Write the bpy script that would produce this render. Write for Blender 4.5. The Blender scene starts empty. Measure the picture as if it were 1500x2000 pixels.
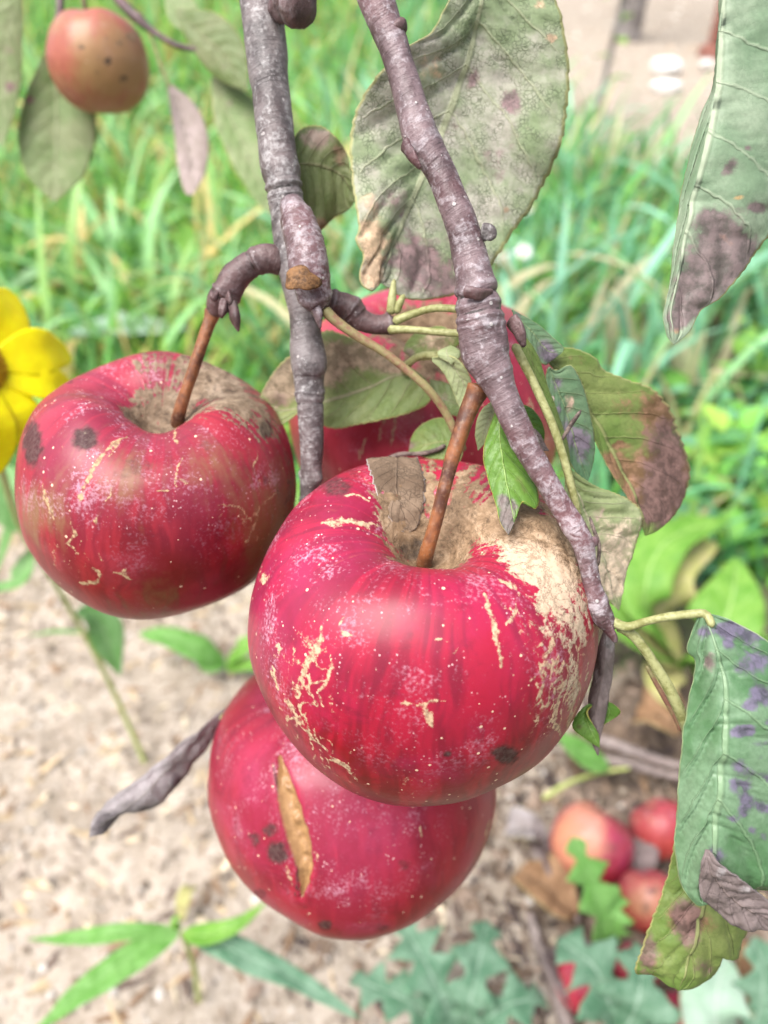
import bpy, math, random
import numpy as np
from mathutils import Vector

random.seed(7)
RNG = np.random.default_rng(11)
SC = bpy.context.scene
COL = SC.collection

# ------------------------------------------------------------------ camera, sky, sun, exposure
CAM_H, PITCH, FPX = 0.65, math.radians(40), 1500.0
cam_data = bpy.data.cameras.new('camera')
cam = bpy.data.objects.new('camera', cam_data)
COL.objects.link(cam)
cam.location = (0, 0, CAM_H)
cam.rotation_euler = (math.pi / 2 - PITCH, 0, 0)
cam_data.sensor_fit = 'HORIZONTAL'
cam_data.sensor_width = 36.0
cam_data.lens = 36.0
cam_data.clip_start = 0.01
cam_data.clip_end = 400
cam_data.dof.use_dof = True
cam_data.dof.focus_distance = 0.155
cam_data.dof.aperture_fstop = 14.5
SC.camera = cam

SUN_EL, SUN_AZ = math.radians(64), math.radians(-122)      # high, from the left over the viewer's shoulder
world = bpy.data.worlds.new('World')
SC.world = world
world.use_nodes = True
wn = world.node_tree
wn.nodes.clear()
sky = wn.nodes.new('ShaderNodeTexSky')
sky.sky_type = 'NISHITA'
sky.sun_disc = False
sky.sun_elevation = SUN_EL
sky.sun_rotation = SUN_AZ
sky.air_density = 1.0
sky.dust_density = 4.0
sky.ozone_density = 1.0
hs = wn.nodes.new('ShaderNodeHueSaturation')               # thin cloud: nearly white daylight
hs.inputs['Saturation'].default_value = 0.5
bg = wn.nodes.new('ShaderNodeBackground')
bg.inputs['Strength'].default_value = 0.08
wo = wn.nodes.new('ShaderNodeOutputWorld')
wn.links.new(sky.outputs[0], hs.inputs['Color'])
wn.links.new(hs.outputs[0], bg.inputs[0])
wn.links.new(bg.outputs[0], wo.inputs[0])

sd = bpy.data.lights.new('sun', 'SUN')
sd.energy = 2.2
sd.angle = math.radians(46)
sd.color = (1.0, 0.97, 0.93)
sun = bpy.data.objects.new('sun', sd)
COL.objects.link(sun)
sdir = Vector((math.sin(SUN_AZ) * math.cos(SUN_EL), math.cos(SUN_AZ) * math.cos(SUN_EL), math.sin(SUN_EL)))
sun.rotation_euler = sdir.to_track_quat('Z', 'Y').to_euler()

SC.view_settings.view_transform = 'Standard'
SC.view_settings.look = 'None'
SC.view_settings.exposure = 1.5
SC.view_settings.gamma = 1.0
SC.render.engine = 'CYCLES'
SC.cycles.use_denoising = True
SC.cycles.max_bounces = 5
SC.cycles.diffuse_bounces = 3
SC.cycles.glossy_bounces = 2
SC.cycles.use_adaptive_sampling = True
SC.cycles.adaptive_threshold = 0.02
SC.cycles.transparent_max_bounces = 8

# ------------------------------------------------------------------ geometry helpers
CAMP = np.array([0, 0, CAM_H])
FW = np.array([0, math.cos(PITCH), -math.sin(PITCH)])
RT = np.array([1.0, 0, 0])
UP = np.array([0, math.sin(PITCH), math.cos(PITCH)])


def ray(px, py):
    return FW + (px - 750) / FPX * RT + (1000 - py) / FPX * UP


def P(px, py, d):
    return CAMP + d * ray(px, py)


def H(px, py, h=0.0):
    r = ray(px, py)
    return CAMP + r * ((h - CAM_H) / r[2])


def K(*pts):
    return np.array([P(*p) for p in pts])


def project(V):
    q = V - CAMP
    d = q @ FW
    d = np.where(np.abs(d) < 1e-6, 1e-6, d)
    return 750 + FPX * (q @ RT) / d, 1000 - FPX * (q @ UP) / d, d


def spline(pts, n, dense=16):
    """Catmull-Rom through pts (k, m), resampled to n rows of even length of the first 3 columns."""
    pts = np.asarray(pts, float)
    k = len(pts)
    if k == 2:
        t = np.linspace(0, 1, n)[:, None]
        return pts[0] * (1 - t) + pts[1] * t
    e = np.vstack([2 * pts[0] - pts[1], pts, 2 * pts[-1] - pts[-2]])
    out = []
    for i in range(1, k):
        p0, p1, p2, p3 = e[i - 1], e[i], e[i + 1], e[i + 2]
        t = np.linspace(0, 1, dense, endpoint=False)[:, None]
        out.append(0.5 * (2 * p1 + (p2 - p0) * t + (2 * p0 - 5 * p1 + 4 * p2 - p3) * t ** 2 + (3 * p1 - p0 - 3 * p2 + p3) * t ** 3))
    out.append(pts[-1:])
    c = np.vstack(out)
    s = np.concatenate([[0], np.cumsum(np.linalg.norm(np.diff(c[:, :3], axis=0), axis=1))])
    u = np.linspace(0, s[-1], n)
    return np.stack([np.interp(u, s, c[:, j]) for j in range(c.shape[1])], 1)


def _hash(ix, iy, iz, seed):
    M = np.uint32
    h = ix.astype(np.int64).astype(M) * M(374761393) + iy.astype(np.int64).astype(M) * M(668265263) \
        + iz.astype(np.int64).astype(M) * M(2147483647) + M((seed * 1274126177) & 0xffffffff)
    h = (h ^ (h >> M(13))) * M(1274126177)
    h = (h ^ (h >> M(16))) * M(2246822519)
    h = h ^ (h >> M(15))
    return h.astype(np.float64) / 4294967295.0


def vnoise(p, seed=0):
    """smooth value noise, -1..1"""
    p = np.asarray(p, float)
    f0 = np.floor(p)
    w = p - f0
    w = w * w * (3 - 2 * w)
    i = f0.astype(np.int64)
    r = 0
    for dx in (0, 1):
        for dy in (0, 1):
            for dz in (0, 1):
                wt = (w[..., 0] if dx else 1 - w[..., 0]) * (w[..., 1] if dy else 1 - w[..., 1]) * (w[..., 2] if dz else 1 - w[..., 2])
                r = r + wt * _hash(i[..., 0] + dx, i[..., 1] + dy, i[..., 2] + dz, seed)
    return r * 2 - 1


def fbm(p, octv=4, seed=0):
    p = np.asarray(p, float)
    a, s, t = 1.0, 0, 0
    for o in range(octv):
        s = s + a * vnoise(p, seed + o * 17)
        t += a
        p = p * 2.03
        a *= 0.5
    return s / t


def sstep(x, a, b):
    t = np.clip((x - a) / (b - a), 0, 1)
    return t * t * (3 - 2 * t)


ORG = {}


def mesh_obj(name, V, F, mat, parent=None, attrs=None, uv=None, color=None, smooth=True, solid=0.0):
    """ONE mesh object from world-space vertices; F is an int array (n,3) or (n,4)."""
    V = np.asarray(V, float)
    F = np.asarray(F, np.int32)
    org = ORG.get(parent.name, np.zeros(3)) if parent else V.mean(0)
    me = bpy.data.meshes.new(name)
    nv, (nf, k) = len(V), F.shape
    me.vertices.add(nv)
    me.vertices.foreach_set('co', (V - org).astype(np.float32).ravel())
    me.loops.add(nf * k)
    me.loops.foreach_set('vertex_index', F.ravel())
    me.polygons.add(nf)
    me.polygons.foreach_set('loop_start', np.arange(0, nf * k, k, dtype=np.int32))
    me.update(calc_edges=True)
    me.polygons.foreach_set('use_smooth', np.full(nf, smooth))
    for an, av in (attrs or {}).items():
        a = me.attributes.new(an, 'FLOAT', 'POINT')
        a.data.foreach_set('value', np.asarray(av, np.float32))
    if color is not None:
        a = me.attributes.new('col', 'FLOAT_COLOR', 'POINT')
        c = np.ones((nv, 4), np.float32)
        c[:, :3] = color
        a.data.foreach_set('color', c.ravel())
    if uv is not None:
        l = me.uv_layers.new(name='UVMap')
        l.data.foreach_set('uv', np.asarray(uv, np.float32)[F.ravel()].ravel())
    me.validate()
    o = bpy.data.objects.new(name, me)
    COL.objects.link(o)
    if mat:
        me.materials.append(mat)
    if parent:
        o.parent = parent
    else:
        o.location = org
    ORG[o.name] = org
    if solid:
        m = o.modifiers.new('thickness', 'SOLIDIFY')
        m.thickness = solid
        m.offset = 0
    return o


def thing(name, label, cat, loc, group=None):
    o = bpy.data.objects.new(name, None)
    COL.objects.link(o)
    o.location = loc
    o.empty_display_size = 0.01
    ORG[o.name] = np.array(loc, float)
    return tag(o, label, cat, group)


def tag(o, label, cat=None, group=None, kind=None):
    o['label'] = label
    if cat:
        o['category'] = cat
    if group:
        o['group'] = group
    if kind:
        o['kind'] = kind
    return o


def grid_faces(nr, nc, wrap=False):
    r = np.arange(nr - 1)[:, None]
    c = np.arange(nc if wrap else nc - 1)[None, :]
    c2 = (c + 1) % nc
    return np.stack([r * nc + c, r * nc + c2, (r + 1) * nc + c2, (r + 1) * nc + c], -1).reshape(-1, 4)


def tube_geo(pts, step=0.0006, nseg=28, noise=0.05, seed=0, rings=(), flat=1.0, lumps=()):
    """pts: (x,y,z,r). rings: (s 0..1, half width, amplitude) bulges; lumps: (s, angle, size, amp)."""
    pts = np.asarray(pts, float)
    L = np.linalg.norm(np.diff(pts[:, :3], axis=0), axis=1).sum()
    n = max(8, int(L / step))
    c = spline(pts, n)
    X, r = c[:, :3], np.maximum(c[:, 3], 1e-5)
    T = np.gradient(X, axis=0)
    T /= np.linalg.norm(T, axis=1)[:, None]
    ref = np.array([0, 0, 1.0]) if abs(T[0][2]) < 0.9 else np.array([1.0, 0, 0])
    N = np.zeros_like(T)
    N[0] = np.cross(T[0], ref)
    N[0] /= np.linalg.norm(N[0])
    for i in range(1, n):
        v = N[i - 1] - T[i] * (N[i - 1] @ T[i])
        N[i] = v / np.linalg.norm(v)
    B = np.cross(T, N)
    a = np.linspace(0, 2 * np.pi, nseg, endpoint=False)
    s = np.linspace(0, 1, n)
    R = np.repeat(r[:, None], nseg, 1)
    ringm = np.zeros((n, nseg))
    groove = np.zeros((n, nseg))
    nz = vnoise(np.stack([np.cos(a)[None, :] * 1.3 + 0 * s[:, None], np.sin(a)[None, :] * 1.3 + 0 * s[:, None], (s * L / 0.004)[:, None] + 0 * a[None, :]], -1), seed)
    fine = vnoise(np.stack([np.cos(a)[None, :] * 4 + 0 * s[:, None], np.sin(a)[None, :] * 4 + 0 * s[:, None], (s * L / 0.0012)[:, None] + 0 * a[None, :]], -1), seed + 5)
    R = R * (1 + noise * nz + noise * 0.35 * fine)
    for (s0, w, amp) in rings:
        g = np.exp(-((s[:, None] + 0.012 * nz * w / 0.02 - s0) / w) ** 2)
        R = R + g * amp * r[:, None]
        if amp > 0:
            ringm = np.maximum(ringm, g)
        else:
            groove = np.maximum(groove, g * (0.75 + 0.6 * fine))
    for (s0, a0, size, amp) in lumps:
        da = (a[None, :] - a0 + np.pi) % (2 * np.pi) - np.pi
        dd = np.sqrt(((s[:, None] - s0) * L) ** 2 + (da * r[:, None]) ** 2)
        R = R + amp * np.exp(-(dd / size) ** 2)
    R[0] *= 0.4
    R[-1] *= 0.35
    V = X[:, None, :] + R[..., None] * (np.cos(a)[None, :, None] * N[:, None, :] * flat + np.sin(a)[None, :, None] * B[:, None, :])
    V = V.reshape(-1, 3)
    F = grid_faces(n, nseg, True)
    V = np.vstack([V, X[0], X[-1]])
    k = np.arange(nseg)
    k2 = (k + 1) % nseg
    c0 = np.full(nseg, n * nseg)
    cap0 = np.stack([c0, k2, k, k], -1)
    cap1 = np.stack([c0 + 1, (n - 1) * nseg + k, (n - 1) * nseg + k2, (n - 1) * nseg + k2], -1)
    sv = np.concatenate([np.repeat(s, nseg), [0, 1]])
    rm = np.concatenate([(ringm - 2.0 * groove).ravel(), [0, 0]])
    tri0, tri1 = cap0[:, :3], cap1[:, :3]
    Fq = np.vstack([F[:, [0, 1, 2]], F[:, [0, 2, 3]], tri0, tri1])
    return V, Fq, np.concatenate([np.repeat(s, nseg), [0, 1]]) * L, rm


def tube(name, pts, mat, parent, **kw):
    """pts: (px, py, depth, radius in px)"""
    k_ = 0.94 if name == 'wood' else 0.92 if name in ('petiole', 'stem') else 1.0
    w = np.array([list(P(x, y, d)) + [k_ * r * d / FPX] for (x, y, d, r) in pts])
    V, F, s, rm = tube_geo(w, **kw)
    return mesh_obj(name, V, F, mat, parent, {'along': s, 'ring': rm})


def tubew(name, pts, mat, parent, **kw):
    V, F, s, rm = tube_geo(pts, **kw)
    return mesh_obj(name, V, F, mat, parent, {'along': s, 'ring': rm})


def blobs(X, Y, lst, m=None):
    """sum of soft discs (px, py, r, amount [, ry])"""
    v = np.zeros_like(X)
    for b in lst:
        rx = b[2]
        ry = b[4] if len(b) > 4 else rx
        q = ((X - b[0]) / rx) ** 2 + ((Y - b[1]) / ry) ** 2
        v += b[3] * np.exp(-q)
    return v if m is None else v * m


def polydist(X, Y, line, w0, tip=0.35):
    """signed closeness 1..0 to a polyline of half width w0 (tapering at both ends)"""
    best = np.zeros_like(X)
    line = np.asarray(line, float)
    seg = np.linalg.norm(np.diff(line, axis=0), axis=1)
    cum = np.concatenate([[0], np.cumsum(seg)])
    x0, y0 = line.min(0) - 4 * w0
    x1, y1 = line.max(0) + 4 * w0
    idx = np.where((X > x0) & (X < x1) & (Y > y0) & (Y < y1))[0]
    if len(idx) == 0:
        return best
    x, y = X[idx], Y[idx]
    b = np.zeros_like(x)
    for i in range(len(seg)):
        d = (line[i + 1] - line[i]) / max(seg[i], 1e-6)
        t = np.clip((x - line[i][0]) * d[0] + (y - line[i][1]) * d[1], 0, seg[i])
        dist = np.hypot(x - line[i][0] - t * d[0], y - line[i][1] - t * d[1])
        u = (cum[i] + t) / cum[-1]
        w = w0 * (tip + (1 - tip) * np.sin(np.pi * np.clip(u, 0.02, 0.98)) ** 0.8)
        b = np.maximum(b, np.clip(1.15 - 0.75 * dist / w, 0, 1))
    best[idx] = b
    return best


# ------------------------------------------------------------------ materials
class NT:
    def __init__(self, name):
        self.mat = bpy.data.materials.new(name)
        self.mat.use_nodes = True
        self.t = self.mat.node_tree
        self.t.nodes.clear()

    def n(self, typ, **props):
        nd = self.t.nodes.new(typ)
        for k, v in props.items():
            setattr(nd, k, v)
        return nd

    def put(self, sock, v):
        if isinstance(v, bpy.types.NodeSocket):
            self.t.links.new(v, sock)
        elif isinstance(v, (tuple, list)):
            sock.default_value = tuple(v) + ((1.0,) if len(v) == 3 and sock.type == 'RGBA' else ())
        else:
            sock.default_value = v

    def attr(self, name, out='Fac'):
        return self.n('ShaderNodeAttribute', attribute_name=name).outputs[out]

    def objco(self):
        return self.n('ShaderNodeTexCoord').outputs['Object']

    def noise(self, scale, detail=3, rough=0.55, vec=None, dist=0.0):
        nd = self.n('ShaderNodeTexNoise')
        self.put(nd.inputs['Vector'], vec if vec is not None else self.objco())
        nd.inputs['Scale'].default_value = scale
        nd.inputs['Detail'].default_value = detail
        nd.inputs['Roughness'].default_value = rough
        nd.inputs['Distortion'].default_value = dist
        return nd.outputs['Fac']

    def voro(self, scale, feature='F1', vec=None, rnd=1.0, out='Distance'):
        nd = self.n('ShaderNodeTexVoronoi', feature=feature)
        self.put(nd.inputs['Vector'], vec if vec is not None else self.objco())
        nd.inputs['Scale'].default_value = scale
        nd.inputs['Randomness'].default_value = rnd
        return nd.outputs[out]

    def m(self, op, a, b=0.0, c=None):
        nd = self.n('ShaderNodeMath', operation=op)
        self.put(nd.inputs[0], a)
        self.put(nd.inputs[1], b)
        if c is not None:
            self.put(nd.inputs[2], c)
        return nd.outputs[0]

    def step(self, x, a, b, lo=0.0, hi=1.0):
        nd = self.n('ShaderNodeMapRange', interpolation_type='SMOOTHSTEP')
        self.put(nd.inputs['Value'], x)
        nd.inputs['From Min'].default_value = a
        nd.inputs['From Max'].default_value = b
        nd.inputs['To Min'].default_value = lo
        nd.inputs['To Max'].default_value = hi
        return nd.outputs[0]

    def mix(self, f, a, b, blend='MIX'):
        nd = self.n('ShaderNodeMix', data_type='RGBA', blend_type=blend)
        self.put(nd.inputs[0], f)
        self.put(nd.inputs[6], a)
        self.put(nd.inputs[7], b)
        return nd.outputs[2]

    def mapping(self, vec, scale):
        nd = self.n('ShaderNodeMapping')
        self.put(nd.inputs['Vector'], vec)
        nd.inputs['Scale'].default_value = scale
        return nd.outputs[0]

    def bump(self, h, strength=0.5, dist=0.001, prev=None):
        nd = self.n('ShaderNodeBump')
        nd.inputs['Strength'].default_value = strength
        nd.inputs['Distance'].default_value = dist
        self.put(nd.inputs['Height'], h)
        if prev is not None:
            self.put(nd.inputs['Normal'], prev)
        return nd.outputs[0]

    def out(self, color, rough=0.6, normal=None, spec=0.4, trans=0.0, tcol=None, coat=0.0, sss=0.0):
        p = self.n('ShaderNodeBsdfPrincipled')
        self.put(p.inputs['Base Color'], color)
        self.put(p.inputs['Roughness'], rough)
        p.inputs['Specular IOR Level'].default_value = spec
        p.inputs['Coat Weight'].default_value = coat
        p.inputs['Coat Roughness'].default_value = 0.35
        if normal is not None:
            self.put(p.inputs['Normal'], normal)
        sh = p.outputs[0]
        if trans:
            tr = self.n('ShaderNodeBsdfTranslucent')
            self.put(tr.inputs[0], tcol if tcol is not None else color)
            mx = self.n('ShaderNodeMixShader')
            mx.inputs[0].default_value = trans
            self.t.links.new(sh, mx.inputs[1])
            self.t.links.new(tr.outputs[0], mx.inputs[2])
            sh = mx.outputs[0]
        o = self.n('ShaderNodeOutputMaterial')
        self.t.links.new(sh, o.inputs['Surface'])
        return self.mat


def apple_mat(name, deep, bright, pink, under, bloom_sheen=0.35, len_amt=1.0, russet=((0.09, 0.055, 0.03), (0.24, 0.155, 0.09), (0.40, 0.28, 0.18)), palec=(0.54, 0.40, 0.285), scarc=(0.52, 0.37, 0.235), rough=0.36):
    t = NT(name)
    co = t.objco()
    st = t.attr('stripe')
    n1 = t.noise(55, 4, 0.6, co)
    n2 = t.noise(420, 3, 0.6, co)
    n3 = t.noise(1300, 2, 0.6, co)
    n4 = t.noise(900, 4, 0.75, co)
    c = t.mix(t.step(st, -0.35, 0.35), deep, bright)
    c = t.mix(t.m('MULTIPLY', t.step(n1, 0.45, 0.75), 0.55), c, pink)
    c = t.mix(t.m('MULTIPLY', t.step(t.noise(120, 5, 0.7, co, 0.8), 0.5, 0.72), 0.5), c, tuple(x * 0.55 for x in deep))
    c = t.mix(t.m('MULTIPLY', t.step(n4, 0.52, 0.75), 0.22), c, pink)
    # ground colour shows where the blush is thin, broken up along the stripes
    bl = t.m('ADD', t.attr('blush'), t.m('MULTIPLY', t.m('SUBTRACT', n2, 0.5), 0.35))
    c = t.mix(t.step(bl, 0.25, 0.75), under, c)
    # wax flecks and clouds, plus sky sheen painted pink over the upper side
    bm = t.m('MULTIPLY', t.step(t.m('ADD', t.noise(90, 3, 0.6, co), t.m('MULTIPLY', t.m('SUBTRACT', n3, 0.5), 0.9)), 0.55, 0.9), t.attr('bloom_sheen'))
    c = t.mix(t.m('MULTIPLY', t.attr('bloom_sheen'), bloom_sheen * 0.25), c, (0.56, 0.12, 0.30))
    c = t.mix(t.m('MULTIPLY', bm, bloom_sheen), c, (0.72, 0.48, 0.60))
    # lenticels
    v = t.n('ShaderNodeTexVoronoi', feature='F1')
    t.put(v.inputs['Vector'], co)
    v.inputs['Scale'].default_value = 430
    sep = t.n('ShaderNodeSeparateColor')
    t.t.links.new(v.outputs['Color'], sep.inputs[0])
    size = t.m('MULTIPLY', t.m('POWER', sep.outputs[0], 2.2), 0.18)
    ln = t.m('LESS_THAN', v.outputs['Distance'], size)
    lens = t.m('MULTIPLY', t.step(t.m('SUBTRACT', size, v.outputs['Distance']), 0.0, 0.03), len_amt)
    c = t.mix(lens, c, (0.70, 0.47, 0.34))
    v2 = t.n('ShaderNodeTexVoronoi', feature='F1')
    t.put(v2.inputs['Vector'], co)
    v2.inputs['Scale'].default_value = 900
    fl2 = t.m('MULTIPLY', t.step(v2.outputs['Distance'], 0.22, 0.12), t.m('MULTIPLY', t.step(t.noise(170, 3, 0.6, co), 0.54, 0.66), t.m('MULTIPLY', t.attr('bloom_sheen'), 0.8 * len_amt)))
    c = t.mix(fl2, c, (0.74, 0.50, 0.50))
    # scars and netting
    sc = t.m('ADD', t.attr('scar'), t.m('ADD', t.m('MULTIPLY', t.m('SUBTRACT', n4, 0.5), 2.2), t.m('MULTIPLY', t.m('SUBTRACT', n2, 0.5), 1.3)))
    scm = t.m('MULTIPLY', t.step(sc, 0.48, 0.95), t.step(t.attr('scar'), 0.04, 0.2))
    c = t.mix(t.m('MULTIPLY', scm, 0.9), c, t.mix(t.step(n4, 0.4, 0.62), tuple(x * 0.55 for x in scarc), tuple(min(1, x * 1.15) for x in scarc)))
    # russet
    r = t.m('ADD', t.attr('rus'), t.m('ADD', t.m('MULTIPLY', t.m('SUBTRACT', t.noise(300, 4, 0.7, co), 0.5), 1.7), t.m('MULTIPLY', t.m('SUBTRACT', n4, 0.5), 1.0)))
    rm = t.m('MULTIPLY', t.step(r, 0.40, 0.62), t.step(t.attr('rus'), 0.05, 0.25))
    rn = t.noise(300, 6, 0.75, t.mapping(co, (1, 1, 1.7)), 0.35)
    rc = t.mix(t.step(rn, 0.32, 0.5), russet[0], russet[1])
    rc = t.mix(t.step(t.m('ADD', rn, t.m('MULTIPLY', t.attr('pale'), 0.22)), 0.47, 0.68), rc, russet[2])
    rc = t.mix(t.step(t.m('ADD', t.attr('pale'), t.m('MULTIPLY', t.m('SUBTRACT', rn, 0.5), 1.6)), 0.2, 0.75), rc, palec)
    wr = t.noise(130, 6, 0.75, t.mapping(co, (1, 1, 1.8)), 0.5)
    rc = t.mix(t.m('MULTIPLY', t.step(t.m('ABSOLUTE', t.m('SUBTRACT', wr, 0.5)), 0.03, 0.0), 0.6), rc, tuple(x * 0.6 for x in russet[0]))
    rc = t.mix(t.m('MULTIPLY', t.step(t.noise(85, 5, 0.7, co, 1.0), 0.5, 0.68), 0.6), rc, russet[1])
    rc = t.mix(t.m('MULTIPLY', t.step(n4, 0.5, 0.75), 0.5), rc, tuple(x * 0.75 for x in russet[1]))
    c = t.mix(rm, c, rc)
    # sooty blotches, a dark split edge, and shade painted in the front stem hollow
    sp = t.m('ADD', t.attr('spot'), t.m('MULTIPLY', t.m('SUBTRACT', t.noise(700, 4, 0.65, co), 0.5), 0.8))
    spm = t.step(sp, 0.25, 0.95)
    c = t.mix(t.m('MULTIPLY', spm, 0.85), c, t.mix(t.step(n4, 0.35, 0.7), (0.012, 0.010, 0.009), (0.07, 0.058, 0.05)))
    # split flesh, corked over
    ck = t.attr('crack')
    c = t.mix(t.step(ck, 0.35, 0.55), c, t.mix(t.noise(500, 4, 0.7, co), (0.14, 0.065, 0.03), (0.46, 0.27, 0.12)))
    rg = t.m('ADD', rough, t.m('MULTIPLY', t.m('MAXIMUM', rm, t.m('MAXIMUM', spm, scm)), 0.34))
    rg = t.m('ADD', rg, t.m('MULTIPLY', bm, 0.12))
    hb = t.m('ADD', t.m('MULTIPLY', rm, t.m('MULTIPLY', rn, 1.0)), t.m('ADD', t.m('MULTIPLY', scm, 0.10), t.m('MULTIPLY', lens, 0.1)))
    nb = t.bump(hb, 0.5, 0.0004)
    nb = t.bump(t.noise(160, 3, 0.5, co), 0.12, 0.0006, nb)
    return t.out(c, rg, nb, spec=0.3)


def leaf_mat(name, base, base2, vein, pa=(0.13, 0.075, 0.10), pb=(0.20, 0.11, 0.055), edge=(0.42, 0.40, 0.16), nveins=8, retic=0.5, gloss=0.5, trans=0.22, auto=0.0, autob=0.0, fleck=None, veinw=0.9, bumpd=0.0005, dust=0.0):
    t = NT(name)
    co = t.objco()
    uvn = t.n('ShaderNodeUVMap', uv_map='UVMap').outputs[0]
    s3 = t.n('ShaderNodeSeparateXYZ')
    t.t.links.new(uvn, s3.inputs[0])
    s = t.m('MULTIPLY', t.m('ABSOLUTE', t.m('SUBTRACT', s3.outputs[0], 0.5)), 2.0)
    n1 = t.noise(70, 4, 0.6, co)
    n2 = t.noise(350, 4, 0.65, co)
    n3 = t.noise(1100, 2, 0.6, co)
    ph = t.m('ADD', t.m('SUBTRACT', t.m('MULTIPLY', s3.outputs[1], float(nveins)), t.m('MULTIPLY', s, 1.6)), t.m('MULTIPLY', n1, 0.55))
    tt = t.m('MULTIPLY', t.m('ABSOLUTE', t.m('SUBTRACT', t.m('FRACT', ph), 0.5)), 2.0)
    vn = t.m('MULTIPLY', t.step(tt, 0.90, 0.985), t.step(s, 1.0, 0.75))
    mid = t.step(s, 0.05, 0.02)
    c = t.mix(t.step(n1, 0.35, 0.65), base, base2)
    c = t.mix(t.m('MULTIPLY', t.step(n3, 0.35, 0.7), 0.25), c, tuple(x * 0.6 for x in base))
    wv = t.n('ShaderNodeVectorMath', operation='MULTIPLY_ADD')
    nc = t.n('ShaderNodeTexNoise')
    t.put(nc.inputs['Vector'], co)
    nc.inputs['Scale'].default_value = 330
    nc.inputs['Detail'].default_value = 3
    t.t.links.new(nc.outputs['Color'], wv.inputs[0])
    wv.inputs[1].default_value = (0.0022,) * 3
    t.t.links.new(co, wv.inputs[2])
    cell = t.voro(1000, 'DISTANCE_TO_EDGE', wv.outputs[0])
    rt = t.m('MULTIPLY', t.step(cell, 0.13, 0.0), t.step(t.noise(240, 3, 0.6, co), 0.38, 0.62))
    c = t.mix(t.m('MULTIPLY', rt, retic * 0.5), c, tuple(x * 0.45 for x in base))
    c = t.mix(t.m('MULTIPLY', vn, veinw * 0.55), c, vein)
    # purple and brown patches keep to the net of veins
    cellc = t.voro(430, 'F1', co, out='Color')
    sp = t.n('ShaderNodeSeparateColor')
    t.t.links.new(cellc, sp.inputs[0])
    jit = t.m('ADD', t.m('MULTIPLY', t.m('SUBTRACT', n2, 0.5), 0.8), t.m('MULTIPLY', t.m('SUBTRACT', sp.outputs[0], 0.5), 0.10))
    A = t.m('ADD', t.m('ADD', t.attr('pa'), jit), t.m('MULTIPLY', t.m('SUBTRACT', n1, 0.5), 1.4 * auto))
    if auto:
        A = t.m('ADD', A, auto * 0.35)
    B = t.m('ADD', t.m('ADD', t.attr('pb'), jit), t.m('MULTIPLY', t.m('SUBTRACT', t.noise(48, 3, 0.6, co, 0.6), 0.5), 1.4 * autob))
    if autob:
        B = t.m('ADD', B, autob * 0.35)
    am, bmk = t.step(A, 0.30, 0.66), t.step(B, 0.30, 0.66)
    c = t.mix(t.m('MULTIPLY', bmk, 0.88), c, t.mix(t.step(n2, 0.4, 0.65), pb, tuple(min(1, x * 1.9 + 0.03) for x in pb)))
    c = t.mix(t.m('MULTIPLY', am, 0.86), c, t.mix(t.step(n2, 0.35, 0.65), tuple(x * 0.7 for x in pa), tuple(x * 1.7 for x in pa)))
    if fleck:
        fv = t.voro(190, 'F1', co)
        c = t.mix(t.m('MULTIPLY', t.step(fv, 0.14, 0.09), t.step(t.noise(40, 1, 0.5, co), 0.5, 0.56)), c, fleck)
    c = t.mix(t.m('MULTIPLY', mid, veinw), c, vein)
    if dust:
        c = t.mix(t.m('MULTIPLY', t.step(n2, 0.4, 0.7), dust), c, (0.50, 0.47, 0.44))
    c = t.mix(t.m('MULTIPLY', t.step(s, 0.955, 0.985), 0.75), c, edge)
    h = t.m('ADD', t.m('ADD', t.m('MULTIPLY', vn, 0.8), t.m('MULTIPLY', mid, 1.0)), t.m('SUBTRACT', t.m('MULTIPLY', n2, 0.5), t.m('MULTIPLY', rt, min(0.5, retic * 0.4))))
    nb = t.bump(h, 0.6, bumpd)
    return t.out(c, t.m('ADD', gloss, t.m('MULTIPLY', bmk, 0.2)), nb, spec=0.35, trans=trans)


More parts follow.
